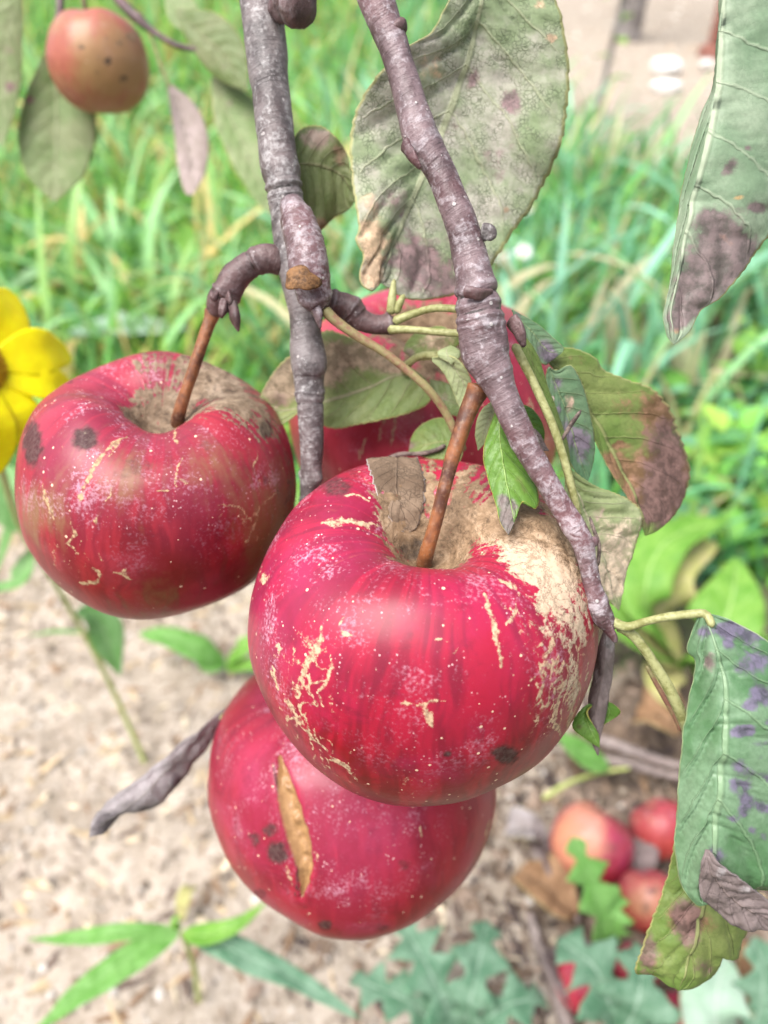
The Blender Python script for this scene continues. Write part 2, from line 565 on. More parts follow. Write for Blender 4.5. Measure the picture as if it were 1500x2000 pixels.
def bark_mat(name, dark, mid, film, red, lent=1.0, filmamt=0.5):
    t = NT(name)
    co = t.objco()
    n1 = t.noise(140, 5, 0.65, co)
    n2 = t.noise(900, 3, 0.6, co)
    n0 = t.noise(38, 3, 0.5, co)
    c = t.mix(t.step(n1, 0.35, 0.62), dark, mid)
    c = t.mix(t.m('MULTIPLY', t.step(n0, 0.45, 0.66), 0.8), c, red)
    f = t.step(t.m('ADD', t.noise(260, 6, 0.75, co, 0.8), t.m('ADD', t.m('MULTIPLY', t.m('SUBTRACT', n2, 0.5), 0.6), t.m('MULTIPLY', t.m('SUBTRACT', n0, 0.5), 0.5))), 0.46, 0.72)
    c = t.mix(t.m('MULTIPLY', f, filmamt), c, film)
    rg = t.attr('ring')
    c = t.mix(t.m('MULTIPLY', t.step(t.m('ADD', rg, t.m('MULTIPLY', t.m('SUBTRACT', n2, 0.5), 1.2)), 0.6, 1.1), 0.35), c, film)
    v = t.n('ShaderNodeTexVoronoi', feature='F1')
    t.put(v.inputs['Vector'], co)
    v.inputs['Scale'].default_value = 420
    sep = t.n('ShaderNodeSeparateColor')
    t.t.links.new(v.outputs['Color'], sep.inputs[0])
    size = t.m('MULTIPLY', t.m('POWER', sep.outputs[0], 2.5), 0.24)
    ln = t.m('MULTIPLY', t.step(t.m('SUBTRACT', size, v.outputs['Distance']), 0.0, 0.05), lent)
    c = t.mix(ln, c, (0.50, 0.46, 0.45))
    cx = t.n('ShaderNodeCombineXYZ')
    t.put(cx.inputs[0], t.m('MULTIPLY', t.attr('along'), 1.0))
    wv = t.n('ShaderNodeVectorMath', operation='MULTIPLY_ADD')
    t.put(wv.inputs[0], co)
    wv.inputs[1].default_value = (0.16,) * 3
    t.put(wv.inputs[2], cx.outputs[0])
    wr = t.noise(1500, 3, 0.6, wv.outputs[0])
    c = t.mix(t.m('MULTIPLY', t.step(rg, -0.5, -1.2), 0.85), c, (0.02, 0.014, 0.012))
    c = t.mix(t.m('MULTIPLY', t.step(wr, 0.45, 0.30), 0.28), c, tuple(x * 0.45 for x in dark))
    c = t.mix(t.m('MULTIPLY', t.step(wr, 0.58, 0.75), 0.12), c, film)
    h = t.m('ADD', t.m('ADD', t.m('MULTIPLY', n1, 0.6), t.m('MULTIPLY', n2, 0.35)), t.m('ADD', t.m('MULTIPLY', ln, 0.4), t.m('MULTIPLY', wr, 0.32)))
    return t.out(c, 0.5, t.bump(h, 0.75, 0.0009), spec=0.45)


def plain_mat(name, a, b, scale=200, rough=0.6, trans=0.0, bump=0.3, bd=0.0006, detail=4, spec=0.35):
    t = NT(name)
    n = t.noise(scale, detail, 0.65)
    n2 = t.noise(scale * 4, 3, 0.6)
    c = t.mix(t.step(t.m('ADD', t.m('MULTIPLY', n, 0.7), t.m('MULTIPLY', n2, 0.3)), 0.38, 0.62), a, b)
    return t.out(c, rough, t.bump(t.m('ADD', n, t.m('MULTIPLY', n2, 0.5)), bump, bd), trans=trans, spec=spec)


def col_mat(name, rough=0.55, trans=0.3, var=0.25, scale=120):
    t = NT(name)
    c = t.attr('col', 'Color')
    n = t.noise(scale, 3, 0.6)
    c = t.mix(t.m('MULTIPLY', t.step(n, 0.4, 0.7), var), c, t.mix(1.0, c, (0.55, 0.55, 0.5), 'MULTIPLY'))
    return t.out(c, rough, None, spec=0.35, trans=trans)


# ------------------------------------------------------------------ builders
PROFILE = [(0, .47), (.05, .475), (.12, .53), (.20, .64), (.30, .745), (.42, .81), (.55, .825), (.70, .77), (.84, .64), (.94, .42), (.995, .15),
           (1.0, -.08), (.965, -.33), (.88, -.57), (.74, -.76), (.58, -.87), (.42, -.90), (.29, -.87), (.19, -.80), (.10, -.75), (0, -.73)]


def apple(name, label, cx, cy, D, rpx, tilt=(0, 0), squash=0.95, seed=1, res=(360, 220), mat=None, lobes=0.012, group=None,
          rus=(), pale=(), scars=(), spots=(), nets=(), thin=(), crack=None, cav=1.0, bloomb=(), blush0=0.9, centre=None, R=None, rust=0.0, belly=0.0, sph=0.0, ridge=0.05):
    """An apple: body (lathe with stem and calyx hollows, uneven ribs); marks are fixed to the skin."""
    C = P(cx, cy, D) if centre is None else np.array(centre, float)
    if R is None:
        k = rpx / FPX
        R = k * D / math.sqrt(1 + k * k)
    nth, nph = res
    prof = spline([(p[0], p[1] * squash, 0) for p in PROFILE], nph)[:, :2]
    if sph:
        fi = np.linspace(0, np.pi, nph)
        prof = prof * (1 - sph) + sph * np.stack([np.sin(fi), np.cos(fi)], 1)
    th = np.linspace(0, 2 * np.pi, nth, endpoint=False)
    ax = np.array([tilt[0], tilt[1], 1.0])
    ax /= np.linalg.norm(ax)
    e1 = np.cross([0, 1.0, 0], ax)
    e1 /= np.linalg.norm(e1)
    e2 = np.cross(ax, e1)
    r, z = prof[:, 0][:, None], prof[:, 1][:, None]
    ct, sn = np.cos(th)[None, :], np.sin(th)[None, :]
    unit = np.stack([r * ct, r * sn, z + 0 * ct], -1)
    low = vnoise(unit * 1.1 + seed * 3.7, seed)
    lob = lobes * np.cos(5 * th + seed)[None, :] * sstep(-z, -0.6, 0.8) + 0.6 * lobes * np.cos(2 * th + seed * 2)[None, :]
    topv = ridge * np.cos(3 * th + seed * 1.7)[None, :] * np.exp(-((r - 0.5) / 0.28) ** 2) * (z > 0)
    f = 1 + lob + 0.03 * low + 0.006 * vnoise(unit * 5, seed + 3)
    loc = np.stack([r * ct * f, r * sn * f, (z + topv * 0.6) * (1 + 0.02 * low)], -1) * R
    if belly:
        loc[..., :2] *= (1 - belly * sstep(-z, 0.0, 0.9))[..., None]
    V = (C + loc[..., 0:1] * e1 + loc[..., 1:2] * e2 + loc[..., 2:3] * ax)
    du = np.roll(V, -1, 1) - np.roll(V, 1, 1)
    dv = np.gradient(V, axis=0)
    N = np.cross(dv, du)
    N /= np.linalg.norm(N, axis=-1)[..., None] + 1e-12
    sgn = np.sign((N[nph // 2] * (V[nph // 2] - C)).sum())
    N *= sgn
    Vf, Nf = V.reshape(-1, 3), N.reshape(-1, 3)
    X, Y, _ = project(Vf)
    face = sstep(((CAMP - Vf) * Nf).sum(1) / np.linalg.norm(CAMP - Vf, axis=1), -0.02, 0.06)
    uf = unit.reshape(-1, 3)
    w1 = vnoise(uf * 26, seed + 40)
    w2 = vnoise(uf * 26 + 9, seed + 41)
    Xw, Yw = X + 5 * w1, Y + 5 * w2
    rr = np.repeat(prof[:, 0], nth)
    zz = np.repeat(prof[:, 1], nth)
    TH = np.tile(th, nph)
    n3 = fbm(uf * 6, 3, seed + 5)
    a_rus = cav * sstep(0.34 + 0.10 * n3 - rr, 0.0, 0.22) * (zz > 0) + blobs(Xw, Yw, rus, face) + rust * fbm(uf * 2.2, 4, seed + 8)
    a_rus = a_rus + sstep(a_rus, 0.05, 0.3) * (0.28 * vnoise(np.stack([np.cos(TH) * 26, np.sin(TH) * 26, zz * 4], -1), seed + 90) + 0.22 * n3)
    a_pale = blobs(Xw, Yw, pale, face)
    a_scar = np.zeros(len(Vf))
    for s in scars:
        a_scar = np.maximum(a_scar, polydist(Xw, Yw, s[0], s[1]) * (face > 0.3))
    rid = 1.25 - np.abs(fbm(uf * np.array([11, 11, 6.0]), 3, seed + 60)) / 0.10
    a_scar = np.maximum(a_scar, np.clip(rid, 0, 1) * np.clip(blobs(X, Y, nets, face), 0, 1))
    # a little netting anywhere on the fruit
    a_scar = np.maximum(a_scar, np.clip(1 - np.abs(fbm(uf * 8 + 4, 3, seed + 70)) / 0.05, 0, 1) * sstep(fbm(uf * 1.7, 2, seed + 71), 0.25, 0.5) * (1 - 0.7 * (face > 0.1)))
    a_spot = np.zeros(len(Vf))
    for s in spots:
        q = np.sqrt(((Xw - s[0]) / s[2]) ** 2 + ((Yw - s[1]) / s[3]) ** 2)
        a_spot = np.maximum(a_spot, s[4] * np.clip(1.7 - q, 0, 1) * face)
    TW = TH + 0.05 * fbm(uf * 5, 2, seed + 19)
    st = 0.55 * fbm(uf * 2.6, 2, seed + 18) + 0.42 * vnoise(np.stack([np.cos(TW) * 8, np.sin(TW) * 8, zz * 1.8], -1), seed + 20) + 0.42 * vnoise(np.stack([np.cos(TW) * 22, np.sin(TW) * 22, zz * 4.0], -1), seed + 21) \
        + 0.30 * vnoise(np.stack([np.cos(TW) * 55, np.sin(TW) * 55, zz * 9], -1), seed + 22)
    bl = blush0 + 0.2 * fbm(uf * 1.6, 3, seed + 30) + 0.22 * st - blobs(X, Y, thin, face)
    bm = 0.05 + 0.8 * sstep(zz, -0.3, 0.55) + 0.6 * fbm(uf * 2.0, 3, seed + 33) + blobs(X, Y, bloomb, face)  # height term paints the sky's pink sheen over the wax on the upper side
    a_ck = np.zeros(len(Vf))
    if crack is not None:
        a_ck = polydist(X + 2 * w1, Y + 2 * w2, crack[0], crack[1], 0.05) * (face > 0.3)
        lip = polydist(X, Y, crack[0], crack[1] * 1.9) * (face > 0.3)
        a_spot = np.maximum(a_spot, 0.95 * polydist(X + 2 * w1, Y, np.array(crack[0]) + [-13, 4], 7, 0.05) * (face > 0.3))
        Vf = Vf + Nf * (0.0003 * sstep(lip, 0.1, 0.6) - 0.0022 * sstep(a_ck, 0.25, 0.8) + 0.0012 * sstep(a_ck, .8, 1) * w1)[:, None]
    Vf = Vf + Nf * (0.00015 * sstep(a_rus, 0.35, 0.6) * fbm(uf * 30, 2, seed + 80) + 0.00003 * sstep(a_scar, 0.4, 0.7))[:, None]
    global SURF
    SURF = (X, Y, Vf, Nf, face)
    base = C - ax * R * 0.85 * squash
    root = thing(name, label, 'apple', base, group)
    F = grid_faces(nph, nth, True)
    if sgn > 0:
        F = F[:, ::-1]
    mesh_obj('body', Vf, F, mat, root, {'rus': a_rus, 'pale': a_pale, 'scar': a_scar, 'spot': a_spot, 'stripe': st, 'blush': bl, 'bloom_sheen': np.clip(bm, 0, 1.3), 'crack': a_ck})
    return root, C, ax, R, C + ax * R * 0.49 * squash


def calyx(root, C, ax, R, squash, mat):
    """the dried flower end in the lower hollow"""
    b = C - ax * R * 0.74 * squash
    e1 = np.cross(ax, [0.3, 1, 0])
    e1 /= np.linalg.norm(e1)
    e2 = np.cross(ax, e1)
    Vs, Fs = [], []
    for i in range(5):
        a = i * 2 * math.pi / 5
        d = math.cos(a) * e1 + math.sin(a) * e2
        s = np.cross(ax, d)
        k = len(Vs)
        Vs += [b + d * R * .02 - s * R * .035, b + d * R * .02 + s * R * .035, b + d * R * .08 - ax * R * .07 + s * R * .02, b + d * R * .08 - ax * R * .07 - s * R * .02, b + d * R * .04 - ax * R * .13]
        Fs += [(k, k + 1, k + 2), (k, k + 2, k + 3), (k + 3, k + 2, k + 4)]
    mesh_obj('calyx', np.array(Vs), np.array(Fs), mat, root, solid=0.0003)


def leaf(name, parent, mid, left, right, mat, nv=110, nu=9, bulge=0.10, quilt=0.0005, nveins=8, serr=0.035, teeth=34, wav=0.0005, seed=1, pa=(), pb=(), thick=0.00032, cup=0.0, label=None, raw=False):
    """mid / left / right: world points from base to tip. A leaf blade with veins pressed in, toothed margin and uneven surface."""
    if raw:
        M, L, Rr = mid, left, right
    else:
        M, L, Rr = spline(mid, nv), spline(left, nv), spline(right, nv)
    S = np.concatenate([-np.linspace(1, 0, nu + 1)[:-1] ** 0.8, np.linspace(0, 1, nu + 1) ** 0.8])
    v = np.linspace(0, 1, nv)
    rows = []
    tooth = (np.mod(v * teeth + 0.15 * np.sin(v * 40 + seed), 1.0) - 0.5) * np.sin(np.pi * np.clip(v, 0.04, 0.97)) ** 0.5
    T = np.gradient(M, axis=0)
    T /= np.linalg.norm(T, axis=1)[:, None] + 1e-12
    nm = np.cross(T, Rr - L)
    ln = np.linalg.norm(nm, axis=1)
    nm = nm / (ln[:, None] + 1e-12)
    g = np.exp(-0.5 * (np.arange(-8, 9) / 4.0) ** 2)
    nm = np.stack([np.convolve(np.pad(nm[:, i], 8, mode='edge'), g / g.sum(), 'valid') for i in range(3)], 1)
    nm /= np.linalg.norm(nm, axis=1)[:, None] + 1e-12
    flip = -1 if (nm[nv // 2] @ (CAMP - M[nv // 2])) < 0 else 1
    nm = nm * flip
    for s in S:
        E = L if s < 0 else Rr
        a = abs(s)
        k = a * (1 + serr * tooth * (a > 0.93))
        X = M + (E - M) * k[:, None] if isinstance(k, np.ndarray) else M + (E - M) * k
        hw = np.linalg.norm(E - M, axis=1)
        ph = v * nveins - a * 1.6
        q = np.abs(np.mod(ph, 1.0) - 0.5) * 2
        disp = bulge * hw * 4 * a * (1 - a) * 0.5 - quilt * q ** 4 * (1 - a ** 4) * np.minimum(1, hw / 0.004) - cup * hw * a * a
        X = X + nm * disp[:, None]
        rows.append(X)
    V = np.stack(rows, 1)
    V = V + nm[:, None, :] * (wav * fbm(V * 260 + seed * 5, 3, seed) + wav * 1.6 * vnoise(V * 70 + seed, seed + 1))[..., None]
    V = V.reshape(-1, 3)
    nc = len(S)
    uv = np.stack([np.tile(S * 0.5 + 0.5, nv), np.repeat(v, nc)], 1)
    X, Y, _ = project(V)
    o = mesh_obj(name, V, grid_faces(nv, nc), mat, parent, {'pa': blobs(X, Y, pa), 'pb': blobs(X, Y, pb)}, uv=uv, solid=thick)
    if label:
        o['label'] = label
    return o


def plant_leaf(parent, mid, width, mat, shape='oval', up=(0, 0, 1), name='leaf', fold=0.25, seed=1, nv=60, nu=5, teeth=20, serr=0.0, **kw):
    """mid: world points base to tip; width in metres."""
    M = spline(mid, nv)
    v = np.linspace(0, 1, nv)
    T = np.gradient(M, axis=0)
    T /= np.linalg.norm(T, axis=1)[:, None]
    sd_ = np.cross(T, np.array(up, float))
    sd_ /= np.linalg.norm(sd_, axis=1)[:, None] + 1e-9
    u = np.cross(sd_, T)
    if shape == 'lance':
        w = np.sin(np.pi * v ** 0.75) ** 0.8 * (1 - 0.25 * v)
    elif shape == 'oval':
        w = np.sin(np.pi * np.clip(v, 0, 1) ** 0.8) ** 0.65
    elif shape == 'petal':
        w = np.sin(np.pi * np.clip(v * 0.96 + 0.02, 0, 1) ** 0.9) ** 0.5
    else:                                                     # deeply lobed like a sow-thistle
        env = np.sin(np.pi * np.clip(v, 0, 1) ** 1.25) ** 0.6 + 0.08
        lob = np.abs(np.mod(v ** 1.1 * 4.0 + 0.15 * seed + 0.1 * np.sin(v * 7 + seed), 1.0) - 0.5) * 2
        w = env * (0.34 + 0.66 * np.clip(lob * 1.25 - 0.15, 0, 1)) * (1 + 0.16 * (np.mod(v * 17 + seed * .3, 1) - .5))
    w = w * width / 2
    rn = np.random.default_rng(seed)
    wl = w * (1 + 0.08 * np.sin(v * 9 + rn.random() * 6))
    wr = w * (1 + 0.08 * np.sin(v * 8 + rn.random() * 6))
    L = M + sd_ * wl[:, None] + u * (wl * fold)[:, None]
    R_ = M - sd_ * wr[:, None] + u * (wr * fold)[:, None]
    return leaf(name, parent, M, L, R_, mat, raw=True, nv=nv, nu=nu, teeth=teeth, serr=serr, seed=seed, **kw)


def flake(name, pts, r, mat, parent, seed=1):
    """a small pointed bud, scale or stub: lumpy tapered tube"""
    return tubew(name, pts, mat, parent, step=0.00025, nseg=16, noise=0.38, seed=seed, flat=0.55)


# ------------------------------------------------------------------ the setting: ground, far sand, grass
def veg(V):
    """1 where grass and weeds grow and on the dark ground added behind the camera, 0 on the bare sandy bed and the far sandy yard"""
    X, Y, d = project(V)
    X = np.where(d > 0.02, X, 750)
    Y = np.where(d > 0.02, Y, 4000)
    wob = 45 * vnoise(V * 9.0, 3) + 25 * vnoise(V * 25.0, 4)
    near = np.interp(X, [-900, 0, 250, 500, 900, 1130, 1300, 1500, 2400], [960, 985, 985, 1010, 1180, 1330, 1310, 1390, 1480])
    a = sstep(near + wob - Y, -30, 40)
    far = np.interp(X, [960, 1040, 1130, 1260, 1420, 1600], [0, 260, 350, 390, 410, 400])
    b = sstep(Y + wob * 0.7 - far, -20, 30)
    back = sstep(0.08 - V[:, 1], -0.03, 0.08)  # unseen dark ground behind the camera, added to cut sand bounce onto the apples
    return np.maximum(a * np.where(X < 930, 1.0, b), back)


def axis_(n, near, far, c=0.0):
    t = np.linspace(-1, 1, n)
    k = math.log(far / near * 2)
    return c + np.sign(t) * near * n / 2 * (np.abs(t) + (far / (near * n / 2) - 1) * np.abs(t) ** 10)


gx = axis_(420, 0.006, 150)
gy = axis_(420, 0.006, 150, 0.95)
GX, GY = np.meshgrid(gx, gy)
gp = np.stack([GX, GY, 0 * GX], -1).reshape(-1, 3)
fade = np.exp(-np.hypot(gp[:, 0], gp[:, 1]) / 6)
gz = fade * (0.012 * fbm(gp * 6, 3, 2) + 0.006 * fbm(gp * 40, 3, 5) + 0.003 * vnoise(gp * 110, 6))
vg = veg(gp)
gp[:, 2] = gz - 0.004
# a shallow hollow beside the fallen fruit
hol = H(1290, 1420)
gp[:, 2] -= 0.035 * np.exp(-(((gp[:, 0] - hol[0]) / 0.09) ** 2 + ((gp[:, 1] - hol[1]) / 0.05) ** 2))
HX, HY, HD = project(gp)
hmask = np.clip(blobs(HX, HY, [(1290, 1400, 130, 1.2, 90), (1180, 1480, 110, .6, 60), (1180, 1680, 130, .75, 130), (1260, 1880, 160, .9, 150), (1420, 1600, 160, .9, 300)]), 0, 1.2) * (HD > 0.1)


def ground_mat():
    t = NT('sandy_soil')
    co = t.objco()
    n0 = t.noise(3, 4, 0.6, co)
    n1 = t.noise(28, 5, 0.65, co)
    n2 = t.noise(140, 4, 0.7, co)
    c = t.mix(t.step(n1, 0.3, 0.68), (0.26, 0.212, 0.165), (0.45, 0.385, 0.32))
    c = t.mix(t.m('MULTIPLY', t.step(n2, 0.5, 0.7), 0.6), c, (0.56, 0.49, 0.44))
    c = t.mix(t.m('MULTIPLY', t.step(n2, 0.42, 0.3), 0.4), c, (0.17, 0.125, 0.09))
    vgm = t.step(t.m('ADD', t.attr('veg'), t.m('MULTIPLY', t.m('SUBTRACT', n1, 0.5), 0.6)), 0.3, 0.7)
    c = t.mix(t.m('MULTIPLY', vgm, 0.85), c, t.mix(t.step(n2, 0.4, 0.6), (0.055, 0.05, 0.03), (0.09, 0.13, 0.045)))
    hm = t.step(t.m('ADD', t.attr('humus'), t.m('MULTIPLY', t.m('SUBTRACT', n1, 0.5), 0.6)), 0.3, 0.75)
    c = t.mix(t.m('MULTIPLY', hm, 0.85), c, t.mix(n2, (0.05, 0.036, 0.026), (0.15, 0.10, 0.07)))
    return t.out(c, 0.95, t.bump(t.m('ADD', n1, n2), 0.7, 0.006), spec=0.1)


g = mesh_obj('ground', gp, grid_faces(420, 420), ground_mat(), None, {'veg': vg, 'humus': hmask})
tag(g, 'pale sandy soil of the orchard floor', None, None, 'structure')


def humus(q):
    X, Y, d = project(q)
    return np.clip(blobs(X, Y, [(1290, 1400, 130, 1.2, 90), (1180, 1480, 110, .6, 60), (1180, 1680, 130, .75, 130), (1260, 1880, 160, .9, 150), (1420, 1600, 160, .9, 300)]), 0, 1)


def scatter(n, x0, x1, y0, y1, want, rng):
    out = []
    tot = 0
    while tot < n:
        q = np.stack([rng.uniform(x0, x1, n), rng.uniform(y0, y1, n), np.zeros(n)], 1)
        q = q[rng.random(n) < want(q)]
        out.append(q)
        tot += len(q)
    return np.vstack(out)[:n]


def pebble_stuff(name, label, n, region, sizes, palette, mat, rng, flatness=0.5, elong=1.0):
    """thousands of small angular bits lying on the ground, one object"""
    p = scatter(n, *region, rng)
    ico = np.array([[1, 0, 0], [-1, 0, 0], [0, 1, 0], [0, -1, 0], [0, 0, 1], [0, 0, -1]], float)
    fc = np.array([[0, 2, 4], [2, 1, 4], [1, 3, 4], [3, 0, 4], [2, 0, 5], [1, 2, 5], [3, 1, 5], [0, 3, 5]])
    s = sizes[0] * (sizes[1] / sizes[0]) ** (rng.random(n) ** 2.2)
    V = ico[None] * (0.7 + 0.6 * rng.random((n, 6, 1)))
    V[..., 0] *= elong * (0.7 + 0.8 * rng.random((n, 1)))
    V[..., 2] *= flatness
    V *= s[:, None, None]
    a = rng.random(n) * 6.283
    ca, sa = np.cos(a)[:, None], np.sin(a)[:, None]
    tl = rng.normal(0, 0.25, (n, 1))
    W = np.stack([V[..., 0] * ca - V[..., 1] * sa, V[..., 0] * sa + V[..., 1] * ca, V[..., 2] + tl * V[..., 0]], -1)
    q = p.copy()
    zb = 0.012 * fbm(q * 6, 3, 2) + 0.006 * fbm(q * 40, 3, 5) + 0.003 * vnoise(q * 110, 6)
    zb *= np.exp(-np.hypot(q[:, 0], q[:, 1]) / 6)
    zb -= 0.035 * np.exp(-(((q[:, 0] - hol[0]) / 0.09) ** 2 + ((q[:, 1] - hol[1]) / 0.05) ** 2))
    W += p[:, None, :]
    W[..., 2] += (zb - 0.003 + s * 0.12 * flatness)[:, None]
    pal = np.array(palette)
    c = pal[rng.integers(0, len(pal), n)] * rng.uniform(0.75, 1.15, (n, 1))
    o = mesh_obj(name, W.reshape(-1, 3), (fc[None] + (np.arange(n) * 6)[:, None, None]).reshape(-1, 3), mat, None, color=np.repeat(c, 6, 0), smooth=False)
    return tag(o, label, None, None, 'stuff')


M_COL = col_mat('bits', 0.85, 0.0, 0.4, 300)
bare = lambda q: np.clip(1.0 - veg(q), 0, 1) * (1 - 0.93 * humus(q))
pebble_stuff('gravel', 'small pale and brown stone crumbs strewn over the sand', 15000, (-0.7, 0.85, 0.12, 1.25, bare), (0.0008, 0.0042),
             [(0.36, 0.30, 0.25), (0.25, 0.19, 0.14), (0.50, 0.46, 0.42), (0.19, 0.14, 0.10), (0.35, 0.29, 0.23), (0.30, 0.24, 0.19)], M_COL, np.random.default_rng(5), 0.55)
pebble_stuff('debris', 'splinters of dry straw and bark lying on the sand', 2600, (-0.7, 0.85, 0.12, 1.25, bare), (0.0012, 0.004),
             [(0.50, 0.38, 0.24), (0.24, 0.15, 0.09), (0.62, 0.52, 0.38), (0.14, 0.10, 0.08)], M_COL, np.random.default_rng(6), 0.3, 4.5)
pebble_stuff('far_gravel', 'pale stones scattered over the far sandy yard', 2500, (0.2, 4.0, 2.2, 7.5, bare), (0.004, 0.02),
             [(0.60, 0.50, 0.41), (0.45, 0.34, 0.25), (0.72, 0.66, 0.60)], M_COL, np.random.default_rng(8), 0.5)


def blade_stuff(name, label, p, length, width, lean, pal, mat, rng, seg=6, droop=1.0):
    n = len(p)
    L = length[0] + (length[1] - length[0]) * rng.random(n) ** 1.4
    w = (width[0] + (width[1] - width[0]) * rng.random(n)) * 0.5
    a = rng.random(n) * 6.283
    le = rng.normal(lean, 0.22, n)
    dr = rng.uniform(0.3, 1.7, n) * droop
    t = np.linspace(0, 1, seg + 1)
    ang = le[:, None] + dr[:, None] * t[None, :] ** 1.5
    dx = np.sin(ang) / seg * L[:, None]
    dz = np.cos(ang) / seg * L[:, None]
    cx = np.concatenate([np.zeros((n, 1)), np.cumsum(dx[:, :-1], 1)], 1)
    cz = np.concatenate([np.zeros((n, 1)), np.cumsum(dz[:, :-1], 1)], 1)
    ww = w[:, None] * (np.minimum(1, (1 - t) * 2.2) ** 0.7 * 0.98 + 0.02)[None, :]
    h = np.stack([np.cos(a), np.sin(a)], 1)
    s = np.stack([-np.sin(a), np.cos(a)], 1)
    X = p[:, None, :2] + cx[..., None] * h[:, None, :]
    tw = rng.normal(0, 0.5, (n, 1)) * t[None, :]
    lf = X + (ww * np.cos(tw))[..., None] * s[:, None, :]
    rg = X - (ww * np.cos(tw))[..., None] * s[:, None, :]
    zo = ww * np.sin(tw)
    V = np.stack([np.concatenate([lf, (cz + zo)[..., None]], -1), np.concatenate([rg, (cz - zo)[..., None]], -1)], 2)
    k = (seg + 1) * 2
    f = np.array([[2 * i, 2 * i + 1, 2 * i + 3, 2 * i + 2] for i in range(seg)])
    F = (f[None] + (np.arange(n) * k)[:, None, None]).reshape(-1, 4)
    pal = np.array(pal)
    c = pal[rng.integers(0, len(pal), n)] * rng.uniform(0.7, 1.25, (n, 1))
    yel = sstep(-p[:, 0] + 0.25 * vnoise(p * 2.5, 61), -0.25, 0.35)[:, None]          # the sward turns yellower to one side
    c = c * (1 - yel) + c * np.array([1.18, 1.04, 0.70]) * yel
    o = mesh_obj(name, V.reshape(-1, 3), F, mat, None, color=np.repeat(c, k, 0))
    return tag(o, label, None, None, 'stuff')


M_GRASS = col_mat('grass_blades', 0.45, 0.42, 0.2, 60)
rg1 = np.random.default_rng(21)
clump = lambda q: veg(q) * sstep(vnoise(q * 5.0, 30), -0.9, 0.5)
near_p = scatter(11000, -1.0, 1.3, 0.62, 1.9, clump, rg1)
far_p = scatter(13000, -2.2, 2.6, 1.7, 5.5, clump, rg1)
GP = [(0.18, 0.46, 0.10), (0.18, 0.46, 0.22), (0.14, 0.40, 0.16), (0.28, 0.52, 0.12), (0.20, 0.46, 0.28), (0.46, 0.42, 0.22)]
blade_stuff('grass', 'tall fresh green grass blades bending behind the hanging apples', near_p, (0.05, 0.24), (0.004, 0.013), 0.25, GP, M_GRASS, rg1)
blade_stuff('far_grass', 'bright sunlit grass sward further off between bed and yard', far_p, (0.08, 0.30), (0.006, 0.018), 0.3, GP, M_GRASS, rg1, 5)


long_p = scatter(700, -0.9, 1.2, 0.95, 2.4, lambda q: veg(q) * sstep(vnoise(q * 3.0, 51), -0.2, 0.6), rg1)
blade_stuff('arching_grass', 'long bluish green grass blades arching over the sward', long_p, (0.22, 0.42), (0.010, 0.019), 0.35, [(0.30, 0.60, 0.42), (0.26, 0.56, 0.34), (0.34, 0.62, 0.30), (0.62, 0.56, 0.36)], M_GRASS, rg1, 9, 1.3)


def leaflet_stuff(name, label, p, size, hgt, pal, mat, rng):
    """broad little leaves of low weeds, each a folded blade on its own stalk height"""
    n = len(p)
    t = np.linspace(0, 1, 6)
    w = np.array([0.05, 0.7, 1.0, 0.9, 0.55, 0.03]) * 0.36
    tv = []
    for i in range(6):
        for s in (-1, 0, 1):
            tv.append([t[i], s * w[i], 0.10 * abs(s) * w[i] * 3 - 0.25 * t[i] ** 2])
    tv = np.array(tv)
    s = size[0] + (size[1] - size[0]) * rng.random(n) ** 1.5
    a = rng.random(n) * 6.283
    pt = rng.normal(0.35, 0.45, n)
    V = tv[None] * s[:, None, None]
    x = V[..., 0] * np.cos(pt)[:, None] - V[..., 2] * np.sin(pt)[:, None]
    z = V[..., 0] * np.sin(pt)[:, None] + V[..., 2] * np.cos(pt)[:, None]
    W = np.stack([x * np.cos(a)[:, None] - V[..., 1] * np.sin(a)[:, None], x * np.sin(a)[:, None] + V[..., 1] * np.cos(a)[:, None], z], -1)
    W += p[:, None, :]
    W[..., 2] += (hgt[0] + (hgt[1] - hgt[0]) * rng.random(n) ** 1.3)[:, None]
    F = (grid_faces(6, 3)[None] + (np.arange(n) * 18)[:, None, None]).reshape(-1, 4)
    pal = np.array(pal)
    c = pal[rng.integers(0, len(pal), n)] * rng.uniform(0.7, 1.25, (n, 1))
    o = mesh_obj(name, W.reshape(-1, 3), F, mat, None, color=np.repeat(c, 18, 0))
    return tag(o, label, None, None, 'stuff')


wd = lambda q: veg(q) * sstep(vnoise(q * 4.0 + 7, 44), -0.4, 0.5)
leaflet_stuff('weeds', 'low broad-leaved weeds and clover filling the gaps in the grass', np.vstack([scatter(6000, -1.0, 1.3, 0.62, 2.0, wd, rg1), scatter(4500, -2.2, 2.6, 1.9, 5.0, wd, rg1)]),
              (0.018, 0.06), (0.005, 0.10), [(0.22, 0.52, 0.10), (0.30, 0.58, 0.11), (0.18, 0.46, 0.18), (0.40, 0.60, 0.12), (0.24, 0.52, 0.30)], M_GRASS, rg1)

